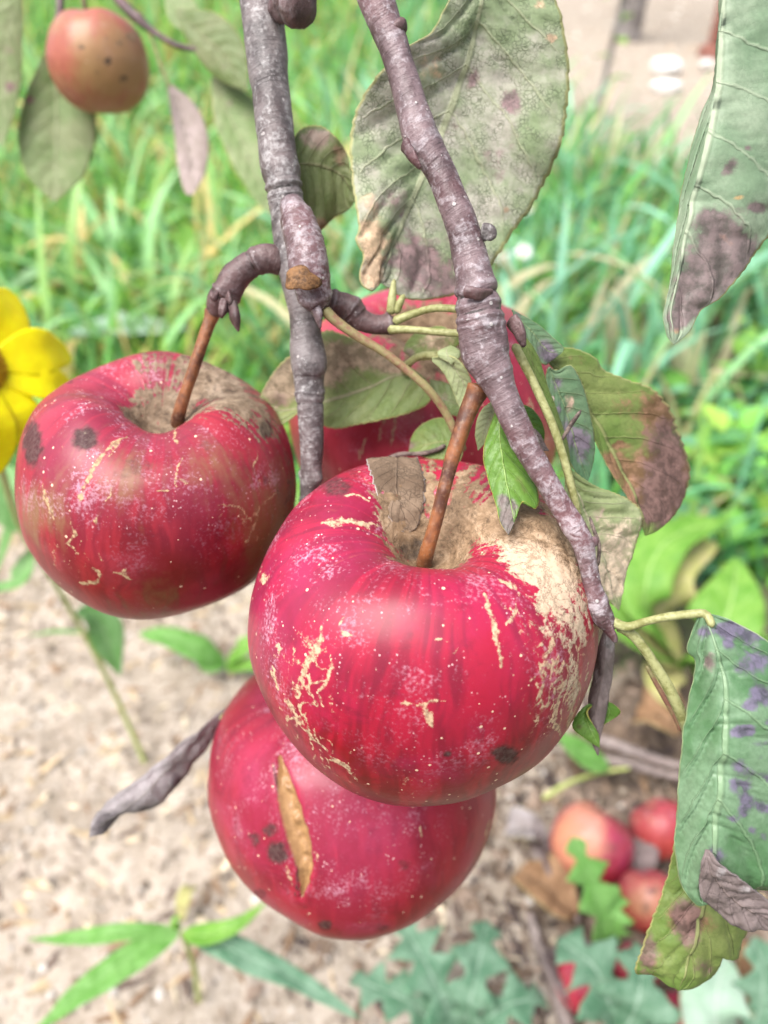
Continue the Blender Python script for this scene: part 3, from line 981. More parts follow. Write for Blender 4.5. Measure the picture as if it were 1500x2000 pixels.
# far sandy yard: a trunk, a rusty post, white stones
M_TRUNK = plain_mat('trunk_bark', (0.16, 0.14, 0.13), (0.34, 0.31, 0.30), 30, 0.9, 0, 0.8, 0.01)
M_RUST = plain_mat('rusty_metal', (0.16, 0.06, 0.045), (0.28, 0.12, 0.09), 25, 0.8, 0, 0.4, 0.002)
M_STONE = plain_mat('white_stone', (0.62, 0.60, 0.57), (0.80, 0.79, 0.77), 20, 0.8, 0, 0.4, 0.004)
b = H(1225, 78)
tr = thing('tree', 'grey tree trunk standing on the far pale sand', 'tree', b)
tubew('trunk', [(b[0], b[1], -0.03, 0.085), (b[0], b[1], 0.05, 0.062), (b[0] + .02, b[1], 0.6, 0.055), (b[0] + .05, b[1] + .05, 1.3, 0.05), (b[0] + .1, b[1] + .1, 2.0, 0.04)], M_TRUNK, tr, step=0.02, nseg=20, noise=0.1)
for i, (dx, dy) in enumerate(((0.5, 0.2), (-0.4, 0.3), (0.1, -0.5))):
    tubew('limb', [(b[0] + .07, b[1] + .07, 1.5 + .1 * i, 0.03), (b[0] + .07 + dx * .5, b[1] + .07 + dy * .5, 1.9 + .1 * i, 0.022), (b[0] + .07 + dx, b[1] + .07 + dy, 2.4, 0.008)], M_TRUNK, tr, step=0.03, nseg=12, noise=0.1)
rngc = np.random.default_rng(77)
n = 900
cc = np.array([b[0] + .1, b[1] + .1, 2.6]) + rngc.normal(0, 1, (n, 3)) * np.array([0.55, 0.5, 0.35])
lv = leaflet_stuff('crown', 'x', cc * [1, 1, 0], (0.05, 0.08), (0, 0.001), [(0.10, 0.22, 0.06), (0.14, 0.28, 0.08)], M_GRASS, rngc)
co_ = np.zeros(n * 18 * 3, np.float32)
lv.data.vertices.foreach_get('co', co_)
co_ = co_.reshape(n, 18, 3)
co_[..., 2] += cc[:, None, 2]
lv.data.vertices.foreach_set('co', co_.ravel())
lv.parent = tr
lv.location = np.array(lv.location) - np.array(tr.location)
del lv['label']

b = H(1392, 108)
po = thing('fence_post', 'rust-brown metal post at the edge of the far sand', 'post', b)
tubew('post', [(b[0], b[1], -0.05, 0.032), (b[0], b[1], 0.3, 0.032), (b[0] + 0.01, b[1], 1.2, 0.032)], M_RUST, po, step=0.03, nseg=16, noise=0.02)
tubew('post_foot', [(b[0], b[1], -0.03, 0.07), (b[0], b[1], 0.02, 0.066), (b[0], b[1], 0.05, 0.045)], M_RUST, po, step=0.01, nseg=20, noise=0.12)
b = H(1160, 240)
sp = thing('sapling', 'thin leafy sapling rising from grass beside far sand', 'sapling', b)
M_SAPL = leaf_mat('sapling_leaf', (0.22, 0.42, 0.07), (0.30, 0.48, 0.10), (0.4, 0.5, 0.2), retic=0.2, trans=0.35)
tubew('trunk', [(b[0], b[1], -0.02, 0.010), (b[0] + .02, b[1], 0.25, 0.009), (b[0] + .05, b[1] + .02, 0.55, 0.007), (b[0] + .06, b[1] + .02, 0.9, 0.004)], M_TRUNK, sp, step=0.01, nseg=10)
for i in range(14):
    h0 = 0.12 + 0.055 * i
    q = np.array([b[0] + .02 + .05 * h0, b[1] + .02 * h0, h0])
    a = i * 2.4
    d = np.array([math.cos(a), math.sin(a), 0.2])
    plant_leaf(sp, [q, q + d * .03 + [0, 0, .01], q + d * .075 + [0, 0, -.01]], 0.034, M_SAPL, 'oval', seed=i, nv=20, nu=3)


def lump(name, label, cat, c, size, mat, seed, group=None, flat=0.6):
    u = np.linspace(0, np.pi, 22)[:, None]
    t = np.linspace(0, 2 * np.pi, 32, endpoint=False)[None, :]
    V = np.stack([np.sin(u) * np.cos(t), np.sin(u) * np.sin(t), np.cos(u) + 0 * t], -1)
    V = V * (1 + 0.28 * fbm(V * 1.4 + seed, 3, seed))[..., None] * np.array([1, 0.8, flat]) * size
    V = V.reshape(-1, 3) + c
    o = mesh_obj(name, V, grid_faces(22, 32, True)[:, ::-1], mat)
    return tag(o, label, cat, group)


lump('stone', 'large bright white stone lying on the far sand', 'stone', H(1300, 132, 0.02), 0.06, M_STONE, 4)
lump('stone', 'flatter white stone in front of the large white one', 'stone', H(1300, 168, 0.012), 0.055, M_STONE, 9, None, 0.4)
lump('stone', 'small white stone at the foot of the rusty post', 'stone', H(1380, 125, 0.02), 0.028, M_STONE, 12)
lump('stone', 'small white stone beside the foot of the thin sapling', 'stone', H(1165, 212, 0.02), 0.03, M_STONE, 15)

# ------------------------------------------------------------------ hanging apples
M_FRONT = apple_mat('apple_skin_front', (0.17, 0.0015, 0.007), (0.31, 0.003, 0.015), (0.33, 0.009, 0.06), (0.44, 0.15, 0.07), bloom_sheen=0.40)
M_LEFT = apple_mat('apple_skin_brownish', (0.17, 0.007, 0.010), (0.27, 0.014, 0.018), (0.29, 0.035, 0.055), (0.21, 0.115, 0.045), bloom_sheen=0.40,
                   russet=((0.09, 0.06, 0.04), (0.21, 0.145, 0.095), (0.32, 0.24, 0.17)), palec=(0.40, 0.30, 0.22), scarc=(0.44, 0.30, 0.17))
M_LOW = apple_mat('apple_skin_dull', (0.20, 0.005, 0.013), (0.29, 0.010, 0.022), (0.32, 0.03, 0.075), (0.34, 0.08, 0.05), bloom_sheen=0.34)
M_BACK = apple_mat('apple_skin_striped', (0.30, 0.015, 0.025), (0.42, 0.035, 0.05), (0.46, 0.08, 0.12), (0.52, 0.26, 0.16), bloom_sheen=0.45)
M_ORANGE = apple_mat('apple_skin_orange', (0.25, 0.022, 0.022), (0.32, 0.05, 0.04), (0.34, 0.06, 0.06), (0.34, 0.15, 0.08), bloom_sheen=0.5, len_amt=0.6)
M_SMALL = apple_mat('apple_skin_small', (0.28, 0.055, 0.042), (0.33, 0.10, 0.06), (0.37, 0.13, 0.12), (0.31, 0.18, 0.08), bloom_sheen=0.25, len_amt=0.5)
M_FALLEN = apple_mat('apple_skin_fallen', (0.25, 0.012, 0.025), (0.34, 0.03, 0.045), (0.32, 0.03, 0.10), (0.50, 0.22, 0.13), bloom_sheen=0.45, len_amt=0.4, rough=0.3)
M_CALYX = plain_mat('calyx_brown', (0.07, 0.05, 0.03), (0.18, 0.12, 0.07), 600, 0.9)


def stem_mat():
    t = NT('apple_stem')
    n = t.noise(160, 4, 0.6)
    n2 = t.noise(1200, 3, 0.6)
    c = t.mix(t.step(n, 0.35, 0.65), (0.075, 0.028, 0.018), (0.26, 0.095, 0.035))
    c = t.mix(t.m('MULTIPLY', t.step(n2, 0.5, 0.7), 0.5), c, (0.26, 0.16, 0.10))
    c = t.mix(t.m('MULTIPLY', t.step(t.noise(700, 5, 0.75), 0.56, 0.7), 0.6), c, (0.05, 0.03, 0.025))
    return t.out(c, 0.45, t.bump(t.m('ADD', n, t.m('MULTIPLY', n2, 0.4)), 0.4, 0.0006), spec=0.45)


M_STEM = stem_mat()
M_BARK = bark_mat('bark_purple_brown', (0.075, 0.046, 0.05), (0.18, 0.125, 0.133), (0.50, 0.45, 0.48), (0.13, 0.05, 0.055), 0.8, 0.5)
M_BARKG = bark_mat('bark_grey', (0.065, 0.053, 0.054), (0.17, 0.145, 0.145), (0.46, 0.44, 0.44), (0.11, 0.075, 0.075), 0.6, 0.55)
M_BARKD = bark_mat('bark_dark', (0.05, 0.03, 0.03), (0.12, 0.07, 0.07), (0.30, 0.26, 0.27), (0.11, 0.04, 0.05), 0.5, 0.3)

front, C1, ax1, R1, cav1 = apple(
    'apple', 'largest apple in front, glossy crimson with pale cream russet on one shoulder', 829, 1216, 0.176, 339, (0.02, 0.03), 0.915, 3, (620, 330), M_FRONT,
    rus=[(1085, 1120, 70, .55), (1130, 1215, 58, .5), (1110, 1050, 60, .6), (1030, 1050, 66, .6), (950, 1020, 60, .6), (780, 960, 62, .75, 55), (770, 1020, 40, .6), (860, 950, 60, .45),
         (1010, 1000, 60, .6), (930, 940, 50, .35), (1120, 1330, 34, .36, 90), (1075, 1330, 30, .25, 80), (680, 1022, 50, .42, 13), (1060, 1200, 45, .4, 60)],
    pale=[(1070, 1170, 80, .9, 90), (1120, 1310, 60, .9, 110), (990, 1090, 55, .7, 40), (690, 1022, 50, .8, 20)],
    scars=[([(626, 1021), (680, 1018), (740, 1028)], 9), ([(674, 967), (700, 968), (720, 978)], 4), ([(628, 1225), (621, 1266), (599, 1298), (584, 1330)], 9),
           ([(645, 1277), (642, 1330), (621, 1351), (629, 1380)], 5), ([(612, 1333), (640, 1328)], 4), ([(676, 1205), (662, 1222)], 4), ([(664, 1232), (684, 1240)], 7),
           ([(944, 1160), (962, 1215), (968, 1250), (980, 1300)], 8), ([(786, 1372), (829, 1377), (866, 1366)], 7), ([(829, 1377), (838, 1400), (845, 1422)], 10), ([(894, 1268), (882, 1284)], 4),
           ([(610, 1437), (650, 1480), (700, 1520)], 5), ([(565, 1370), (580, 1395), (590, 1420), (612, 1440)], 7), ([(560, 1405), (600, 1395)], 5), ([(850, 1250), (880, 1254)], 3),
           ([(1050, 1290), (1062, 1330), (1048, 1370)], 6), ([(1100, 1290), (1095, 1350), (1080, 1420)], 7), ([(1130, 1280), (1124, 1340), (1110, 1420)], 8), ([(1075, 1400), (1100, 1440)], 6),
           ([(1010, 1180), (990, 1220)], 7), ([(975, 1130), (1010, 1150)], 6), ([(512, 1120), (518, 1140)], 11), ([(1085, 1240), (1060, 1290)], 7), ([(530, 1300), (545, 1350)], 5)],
    spots=[(812, 1074, 34, 22, .75), (1130, 1060, 14, 30, .35), (986, 1474, 25, 17, 1.0), (658, 951, 28, 18, .75), (765, 950, 34, 40, .42), (745, 985, 16, 40, .4), (690, 930, 16, 10, .5), (877, 1472, 7, 6, .8), (950, 1490, 12, 9, .45)],  # first spot paints the shade deep in the stem hollow
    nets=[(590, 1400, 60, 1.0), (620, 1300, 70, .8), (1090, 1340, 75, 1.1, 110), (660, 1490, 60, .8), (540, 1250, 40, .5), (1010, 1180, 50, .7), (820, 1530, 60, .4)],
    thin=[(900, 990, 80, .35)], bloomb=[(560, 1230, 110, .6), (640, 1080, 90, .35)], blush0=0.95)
tube('stem', [(938, 752, 0.1575, 22), (912, 810, 0.158, 19), (885, 890, 0.1585, 16), (866, 960, 0.1595, 14.5), (848, 1030, 0.161, 14.5), (834, 1078, 0.163, 16), (826, 1105, 0.1665, 17)], M_STEM, front, noise=0.07, seed=3,
     rings=[(0.0, 0.05, 0.25)], lumps=[(0.32, 1.0, 0.0012, 0.0006), (0.55, 4, 0.001, 0.0004)])
calyx(front, C1, ax1, R1, 0.915, M_CALYX)

FRONT_SURF = SURF


def on_front(px, py, lift=0.0007):
    X, Y, V_, N_, f_ = FRONT_SURF
    ok = np.where(f_ > 0.2)[0]
    i_ = ok[np.argsort((X[ok] - px) ** 2 + (Y[ok] - py) ** 2)[:6]]
    return V_[i_].mean(0) + N_[i_].mean(0) * lift


lefta, C2, ax2, R2, cav2 = apple(
    'apple', 'dull red apple nearest the yellow flower with grey-brown russet around its stem', 319, 944, 0.203, 267, (0.13, 0.06), 0.88, 8, (520, 280), M_LEFT,
    rus=[(395, 730, 60, .8, 45), (440, 765, 55, .8, 40), (485, 800, 45, .75, 36), (300, 710, 60, .5, 28), (524, 843, 26, .6), (560, 960, 45, .4, 90), (360, 780, 40, .5)],
    pale=[(420, 750, 60, .3)],
    scars=[([(247, 851), (208, 877), (178, 921), (158, 960), (154, 986)], 6), ([(238, 856), (214, 892)], 5), ([(80, 947), (95, 986), (108, 1016)], 6), ([(212, 934), (217, 964), (208, 981)], 4),
           ([(342, 817), (342, 869)], 4), ([(355, 895), (347, 929), (340, 947)], 4.5), ([(345, 932), (370, 943)], 4), ([(139, 1016), (149, 1042), (132, 1064), (152, 1081)], 4), ([(190, 1010), (186, 1024)], 6),
           ([(152, 1137), (186, 1137), (199, 1124), (178, 1107)], 5), ([(225, 1120), (260, 1131)], 4), ([(190, 1076), (196, 1098)], 3), ([(425, 986), (468, 990), (490, 1016)], 3), ([(510, 985), (548, 958)], 3),
           ([(480, 1060), (500, 1020), (505, 990)], 3), ([(305, 961), (330, 959)], 3), ([(503, 880), (496, 915)], 3), ([(120, 870), (126, 888)], 3), ([(250, 1110), (243, 1122)], 4)],
    spots=[(167, 858, 22, 21, 1.0), (64, 868, 17, 40, 1.0), (269, 912, 26, 20, .55), (240, 925, 20, 14, .4), (134, 744, 10, 7, .6), (520, 838, 14, 18, .7), (400, 868, 14, 10, .5), (522, 940, 8, 12, .5), (330, 900, 50, 26, .3), (196, 756, 14, 8, .4)],
    nets=[(500, 1010, 80, .7), (150, 1090, 60, .6), (200, 960, 50, .4)], thin=[(540, 1050, 85, .75, 150), (330, 1190, 150, .35, 60), (70, 1000, 60, .4), (240, 930, 70, .35), (420, 900, 60, .3)], bloomb=[(180, 800, 90, .8), (110, 900, 50, .6)], blush0=0.9, lobes=0.022, ridge=0.11)
tube('stem', [(418, 604, 0.186, 15), (402, 650, 0.1865, 13), (380, 715, 0.188, 12.5), (360, 775, 0.190, 13), (349, 812, 0.192, 14), (345, 830, 0.195, 14)], M_STEM, lefta, noise=0.06, seed=9, rings=[(0.0, 0.06, 0.3)])
calyx(lefta, C2, ax2, R2, 0.88, M_CALYX)

lowa, C3, ax3, R3, cav3 = apple(
    'apple', 'lowest hanging red apple with a long corky split down its side', 689, 1512, 0.243, 281, (-0.05, 0.38), 0.87, 14, (440, 260), M_LOW,
    spots=[(543, 1665, 20, 19, 1.0), (527, 1620, 13, 13, .75), (499, 1638, 13, 14, .7), (633, 1806, 14, 9, .8), (790, 1690, 12, 11, .6), (507, 1745, 14, 10, .6), (435, 1545, 10, 9, .4), (745, 1812, 14, 5, .6)],
    scars=[([(822, 1615), (826, 1640)], 3), ([(560, 1690), (572, 1730)], 3.5), ([(955, 1600), (946, 1640)], 3), ([(610, 1640), (622, 1680)], 3)],
    crack=([(545, 1476), (552, 1515), (561, 1560), (574, 1610), (586, 1650), (595, 1690), (594, 1720), (588, 1752)], 23),
    bloomb=[(720, 1650, 110, .6), (560, 1440, 110, .5), (680, 1740, 50, .6)], blush0=0.95, lobes=0.016)
calyx(lowa, C3, ax3, R3, 0.87, M_CALYX)
top3 = C3 + ax3 * R3 * 1.25
tubew('stem', [list(cav3) + [.0016], list(C3 + ax3 * R3 * .9) + [.0012], list(top3 + np.array([0.004, 0.006, 0])) + [.0015]], M_STEM, lowa, noise=0.06)

backa, C4, ax4, R4, cav4 = apple(
    'apple', 'apple half hidden behind the branches with brown russet hollow and streaked red side', 828, 815, 0.252, 262, (0.0, 0.06), 0.95, 23, (440, 240), M_BACK,
    rus=[(850, 640, 95, .9, 55), (900, 690, 60, .7), (770, 640, 50, .5), (820, 720, 80, .45, 30), (1060, 900, 30, .4)],
    scars=[([(735, 870), (745, 830), (760, 800)], 5), ([(765, 880), (770, 830), (776, 800)], 5), ([(700, 900), (715, 850)], 4), ([(860, 800), (855, 760)], 6), ([(890, 790), (880, 750)], 5), ([(1040, 800), (1030, 770)], 5)],
    thin=[(780, 780, 80, .35), (1050, 880, 60, .4), (880, 740, 60, .3)], blush0=0.85)
tubew('stem', [list(cav4) + [.0017], list(C4 + ax4 * R4 * .56 + np.array([.001, 0, 0])) + [.0015], list(C4 + ax4 * R4 * .63 + np.array([.002, .002, 0])) + [.0017]], M_STEM, backa, noise=0.06)

smalla, C5, ax5, R5, cav5 = apple(
    'apple', 'small orange apple with tiny dark specks hanging alone in the top corner', 193, 122, 0.345, 96, (0.02, 0.25), 1.0, 31, (200, 130), M_SMALL,
    rus=[(270, 60, 40, .5), (200, 110, 50, .28)], spots=[(158, 91, 6, 6, .8), (211, 119, 7, 7, 1), (242, 153, 8, 6, .8), (208, 75, 5, 5, .7), (190, 140, 4, 4, .6)], thin=[(200, 110, 60, .4), (240, 160, 60, .3)],
    blush0=0.6, lobes=0.004, sph=0.75)
tube('stem', [(160, -20, 0.335, 5), (165, 10, 0.335, 4.5), (170, 36, 0.338, 5), (172, 52, 0.343, 5)], M_STEM, smalla, noise=0.06)

# ------------------------------------------------------------------ branches
rb = thing('apple_branch', 'purple-brown apple branch slanting across the front with spotted leaves along it', 'branch', P(720, -120, .150))
tube('wood', [(690, -140, .150, 40), (712, -60, .150, 40), (735, 0, .150, 37), (776, 113, .150, 31), (806, 215, .150, 33), (826, 275, .150, 37), (862, 340, .150, 31), (900, 435, .150, 34), (918, 500, .151, 37), (927, 550, .151, 40),
              (938, 623, .152, 49), (948, 690, .153, 49), (964, 728, .153, 39), (984, 772, .153, 31), (1019, 853, .153, 28), (1070, 945, .153, 24), (1112, 1015, .1525, 23), (1137, 1058, .1525, 23), (1148, 1100, .153, 19), (1160, 1160, .154, 19), (1178, 1205, .155, 22), (1196, 1226, .156, 14)],
     M_BARK, rb, nseg=44, step=0.0004, noise=0.05, seed=2,
     rings=[(0.498, 0.006, .10), (0.508, 0.0022, -.10), (0.520, 0.0035, .07), (0.530, 0.0016, -.05), (0.538, 0.003, .07), (0.548, 0.003, .05), (0.618, 0.004, .05), (0.30, 0.012, .04), (0.845, 0.010, .08), (0.715, 0.008, .05), (0.955, 0.012, .2)])
flake('bud', [list(P(772, 62, .1485)) + [.0014], list(P(784, 48, .148)) + [.0014], list(P(790, 36, .148)) + [.0006]], 0, M_BARKD, rb, 3)
flake('bud', [list(P(792, 278, .147)) + [.0016], list(P(806, 306, .1455)) + [.0014], list(P(822, 330, .1455)) + [.0005]], 0, M_BARKD, rb, 4)
flake('bud', [list(P(940, 452, .1485)) + [.0018], list(P(957, 456, .148)) + [.0017], list(P(960, 470, .148)) + [.0009]], 0, M_BARKG, rb, 5)
flake('bud', [list(P(1000, 622, .153)) + [.0016], list(P(1014, 650, .152)) + [.0019], list(P(1024, 678, .152)) + [.0008]], 0, M_BARKD, rb, 6)
flake('bud', [list(P(1150, 1062, .1525)) + [.0012], list(P(1160, 1056, .152)) + [.0011], list(P(1164, 1048, .152)) + [.0005]], 0, M_BARKD, rb, 7)
flake('bud', [list(P(1186, 1222, .1545)) + [.0016], list(P(1197, 1242, .154)) + [.0012], list(P(1202, 1256, .154)) + [.0004]], 0, M_BARKD, rb, 8)
flake('bud_scale', [list(P(905, 572, .1465)) + [.0012], list(P(935, 574, .1462)) + [.0012], list(P(962, 570, .148)) + [.0006]], 0, M_BARKD, rb, 9)

lb = thing('apple_branch', 'grey upright apple branch with ringed joints and a round cut scar', 'branch', P(500, -120, .180))
tube('wood', [(496, -120, .180, 46), (504, -40, .180, 46), (511, 0, .180, 45), (520, 100, .180, 43), (531, 200, .180, 39), (542, 300, .180, 40), (549, 338, .180, 41), (553, 362, .180, 36), (562, 420, .181, 36), (572, 500, .182, 37), (586, 560, .183, 36),
              (595, 620, .184, 32), (599, 670, .185, 34), (603, 712, .185, 38), (603, 738, .186, 32), (606, 800, .187, 27), (609, 860, .189, 25), (608, 910, .191, 22), (605, 952, .194, 20), (603, 995, .198, 18)],
     M_BARKG, lb, nseg=44, step=0.0004, noise=0.045, seed=12,
     rings=[(0.425, 0.004, .10), (0.431, 0.0018, -.10), (0.441, 0.003, .05), (0.449, 0.0025, .04), (0.457, 0.0025, .03), (0.775, 0.005, .12), (0.785, 0.003, .08), (0.794, 0.0016, -.08), (0.985, 0.01, .15)], lumps=[(0.925, 4.0, .0016, .0012), (0.925, 0.5, .0012, .0008)])
tube('spur', [(566, 395, .176, 22), (582, 430, .1735, 33), (595, 475, .172, 38), (604, 525, .1715, 39), (614, 572, .173, 33), (622, 598, .175, 24)], M_BARK, lb, nseg=36, step=0.0004, noise=0.07, seed=15,
     rings=[(0.20, .014, .08), (0.27, .008, .05), (0.33, .007, .05), (0.38, .007, .05), (0.44, .008, .04), (0.92, .03, .10)])
# cut face of the removed shoot, set into the spur
cs, ce1, ce2 = P(588, 543, .1654), np.array([1.0, 0.0, 0.0]), UP
u = np.linspace(0, 1, 9)[:, None]
t = np.linspace(0, 2 * np.pi, 36, endpoint=False)[None, :]
rad = (0.0034 * (1 + 0.12 * np.cos(2 * t + .6) + 0.12 * np.cos(3 * t + 1) + 0.07 * np.cos(5 * t))) * u
V = cs + (rad * np.cos(t))[..., None] * ce1 + (0.82 * rad * np.sin(t))[..., None] * ce2 + ((rad * np.cos(t)) ** 2 / 0.0085 + 0.0004 * u ** 4)[..., None] * FW
V = V + (0.0002 * vnoise(V * 2000, 3))[..., None] * FW
M_CUT = plain_mat('cut_wood', (0.09, 0.045, 0.02), (0.22, 0.11, 0.045), 420, 0.7, 0, 0.4, 0.0004)
mesh_obj('pruning_scar', V.reshape(-1, 3), grid_faces(9, 36, True), M_CUT, lb, solid=0.0004)
tube('spur', [(552, 512, .182, 26), (520, 505, .181, 28), (490, 516, .181, 25), (462, 540, .182, 27), (442, 572, .183, 29), (424, 598, .185, 22), (415, 612, .186, 15)], M_BARKD, lb, nseg=30, step=0.0004, noise=0.10, seed=17,
     rings=[(0.27, .02, .08), (0.31, .008, -.08), (0.36, .01, .04), (0.72, .02, .10), (0.76, .01, -.06)])
for i, (x, y, x2, y2, r) in enumerate(((452, 592, 466, 648, .0020), (440, 588, 432, 622, .0016), (424, 580, 412, 570, .0012), (446, 575, 455, 600, .0014))):
    flake('bud_scale', [list(P(x, y, .1785)) + [r], list(P((x + x2) / 2, (y + y2) / 2 + 2, .1775)) + [r], list(P(x2, y2, .178)) + [r * .25]], 0, M_BARKD, lb, 20 + i)
tube('spur', [(622, 582, .180, 20), (650, 590, .181, 22), (682, 602, .182, 24), (704, 624, .183, 22), (734, 634, .183, 19), (762, 632, .183, 19), (774, 626, .183, 12)], M_BARKD, lb, nseg=28, step=0.0004, noise=0.10, seed=18,
     rings=[(0.18, .03, .14), (0.40, .03, .14), (0.48, .02, .08), (0.92, .05, .2)])
flake('bud', [list(P(612, 592, .174)) + [.0022], list(P(620, 615, .1725)) + [.0018], list(P(626, 642, .1725)) + [.0004]], 0, M_BARK, lb, 31)
tube('stub', [(545, 16, .176, 30), (562, 12, .1735, 32), (578, 10, .171, 35), (592, 9, .169, 36), (594, 9, .1687, 33)], M_BARKD, lb, nseg=30, noise=0.16, seed=33, rings=[(0.55, .05, -.12), (0.8, .1, .10)])

M_PET = plain_mat('petiole_green', (0.20, 0.20, 0.07), (0.34, 0.34, 0.16), 300, 0.5, 0, 0.3)
M_PETR = plain_mat('petiole_red', (0.22, 0.10, 0.07), (0.25, 0.22, 0.10), 160, 0.5, 0, 0.3)
M_PETD = plain_mat('petiole_dry', (0.07, 0.05, 0.045), (0.20, 0.15, 0.13), 400, 0.8, 0, 0.5)
tube('petiole', [(768, 628, .180, 10), (810, 612, .178, 8), (850, 602, .175, 8), (900, 604, .172, 8)], M_PET, lb, nseg=14)
tube('petiole', [(758, 644, .180, 10), (800, 644, .178, 8), (850, 648, .176, 8), (905, 652, .174, 8)], M_PET, lb, nseg=14)
tube('petiole', [(764, 614, .181, 11), (766, 580, .180, 9), (770, 545, .180, 4)], M_PET, lb, nseg=14)
tube('petiole', [(772, 612, .181, 10), (782, 590, .180, 8), (790, 575, .180, 5)], M_PET, lb, nseg=14)

# ------------------------------------------------------------------ leaves on the branches
G1, G2, GV = (0.20, 0.235, 0.13), (0.30, 0.31, 0.20), (0.36, 0.38, 0.20)
LM_BIG = leaf_mat('leaf_big', (0.28, 0.35, 0.19), (0.52, 0.48, 0.41), (0.48, 0.50, 0.32), pa=(0.20, 0.12, 0.13), pb=(0.42, 0.29, 0.19), retic=1.3, auto=0.22, trans=0.26)
LM_HANG = leaf_mat('leaf_hang', (0.19, 0.28, 0.17), (0.29, 0.36, 0.25), (0.38, 0.44, 0.31), pa=(0.13, 0.085, 0.092), pb=(0.42, 0.27, 0.12), retic=0.2, trans=0.2)
LM_BROWN = leaf_mat('leaf_brown_green', (0.12, 0.19, 0.04), (0.20, 0.24, 0.075), (0.24, 0.26, 0.10), pa=(0.12, 0.07, 0.065), pb=(0.15, 0.07, 0.038), retic=0.4, trans=0.15)
LM_TAN = leaf_mat('leaf_tan', (0.15, 0.21, 0.055), (0.24, 0.27, 0.10), (0.30, 0.28, 0.16), pa=(0.16, 0.10, 0.09), pb=(0.22, 0.155, 0.105), retic=0.55, trans=0.15)
LM_PURP = leaf_mat('leaf_purple_green', (0.11, 0.21, 0.105), (0.19, 0.28, 0.155), (0.25, 0.32, 0.16), pa=(0.15, 0.11, 0.15), pb=(0.40, 0.26, 0.20), retic=0.3, trans=0.2, gloss=0.4, fleck=(0.55, 0.45, 0.38))
LM_GREEN = leaf_mat('leaf_bright_green', (0.09, 0.21, 0.03), (0.15, 0.28, 0.05), (0.28, 0.42, 0.12), pa=(0.13, 0.09, 0.10), pb=(0.10, 0.11, 0.03), edge=(0.55, 0.48, 0.12), retic=0.25, trans=0.25, gloss=0.38)
LM_SPOT = leaf_mat('leaf_spotted', (0.085, 0.19, 0.08), (0.19, 0.30, 0.18), (0.26, 0.38, 0.22), pa=(0.11, 0.085, 0.14), pb=(0.16, 0.11, 0.11), edge=(0.42, 0.52, 0.28), retic=0.1, veinw=0.6, trans=0.2, gloss=0.40, nveins=6)
LM_DRY = leaf_mat('leaf_dry_grey', (0.24, 0.21, 0.21), (0.42, 0.38, 0.39), (0.34, 0.31, 0.24), pa=(0.10, 0.085, 0.09), pb=(0.09, 0.07, 0.06), edge=(0.2, 0.17, 0.15), retic=0.5, trans=0.1, gloss=0.8, veinw=0.3, nveins=3, auto=0.35)
LM_DEAD = leaf_mat('leaf_dead', (0.13, 0.10, 0.095), (0.23, 0.18, 0.175), (0.16, 0.12, 0.11), pa=(0.08, 0.06, 0.06), pb=(0.22, 0.2, 0.2), edge=(0.2, 0.17, 0.17), retic=0.4, trans=0.08, gloss=0.65)
LM_PALE = leaf_mat('leaf_pale', (0.24, 0.30, 0.12), (0.34, 0.38, 0.20), (0.42, 0.40, 0.26), pa=(0.28, 0.18, 0.17), pb=(0.46, 0.36, 0.27), retic=0.4, trans=0.2)
LM_OLIVE = leaf_mat('leaf_olive', (0.12, 0.17, 0.05), (0.20, 0.22, 0.10), (0.2, 0.2, 0.1), pa=(0.20, 0.14, 0.12), pb=(0.14, 0.085, 0.05), retic=0.5, trans=0.12)

# large leaf behind the slanting branch
L = leaf('leaf', rb, K((985, -150, .170), (950, -40, .174), (938, 10, .176), (916, 108, .180), (865, 249, .184), (826, 340, .186), (785, 430, .187), (752, 510, .186), (742, 552, .184)),
         K((980, -150, .170), (905, -50, .172), (872, 10, .173), (843, 62, .173), (795, 93, .174), (745, 140, .176), (700, 204, .179), (684, 266, .181), (687, 351, .182), (698, 442, .181), (694, 470, .180), (711, 500, .180), (706, 544, .179), (728, 568, .180), (742, 552, .184)),
         K((990, -150, .170), (1050, -60, .176), (1083, 0, .178), (1098, 51, .179), (1110, 130, .181), (1104, 227, .183), (1086, 306, .185), (1047, 391, .187), (1001, 453, .188), (959, 516, .189), (920, 562, .190), (870, 580, .190), (815, 586, .188), (772, 572, .186), (742, 552, .184)),
         LM_BIG, nv=170, nu=14, nveins=8, seed=4, quilt=.0014, wav=.0014, bulge=.07, teeth=30, serr=.02,
         pa=[(920, 150, 14, .8, 26), (1000, 195, 22, .8, 26), (790, 500, 40, .55), (830, 540, 50, .5), (900, 560, 40, .6), (800, 380, 60, .22), (973, 350, 20, .35), (880, 260, 40, .3), (1070, 330, 40, .3), (1020, 260, 40, .25), (750, 400, 40, .3), (850, 480, 50, .3), (960, 300, 40, .25)],
         pb=[(728, 470, 40, .8, 60), (725, 540, 25, .9), (840, 130, 50, .45, 40), (720, 390, 35, .35), (1077, 75, 12, 1.0, 11), (990, 412, 9, .9), (1053, 10, 14, .7)], label='large pale green leaf with purple blotches and withered edge')
tube('petiole', [(720, -100, .152, 12), (850, -190, .158, 12), (950, -175, .165, 12), (985, -150, .170, 11)], M_PET, L, nseg=14)
LM_HOLE = plain_mat('leaf_skeleton', (0.50, 0.42, 0.20), (0.64, 0.55, 0.30), 500, 0.7, 0.2)

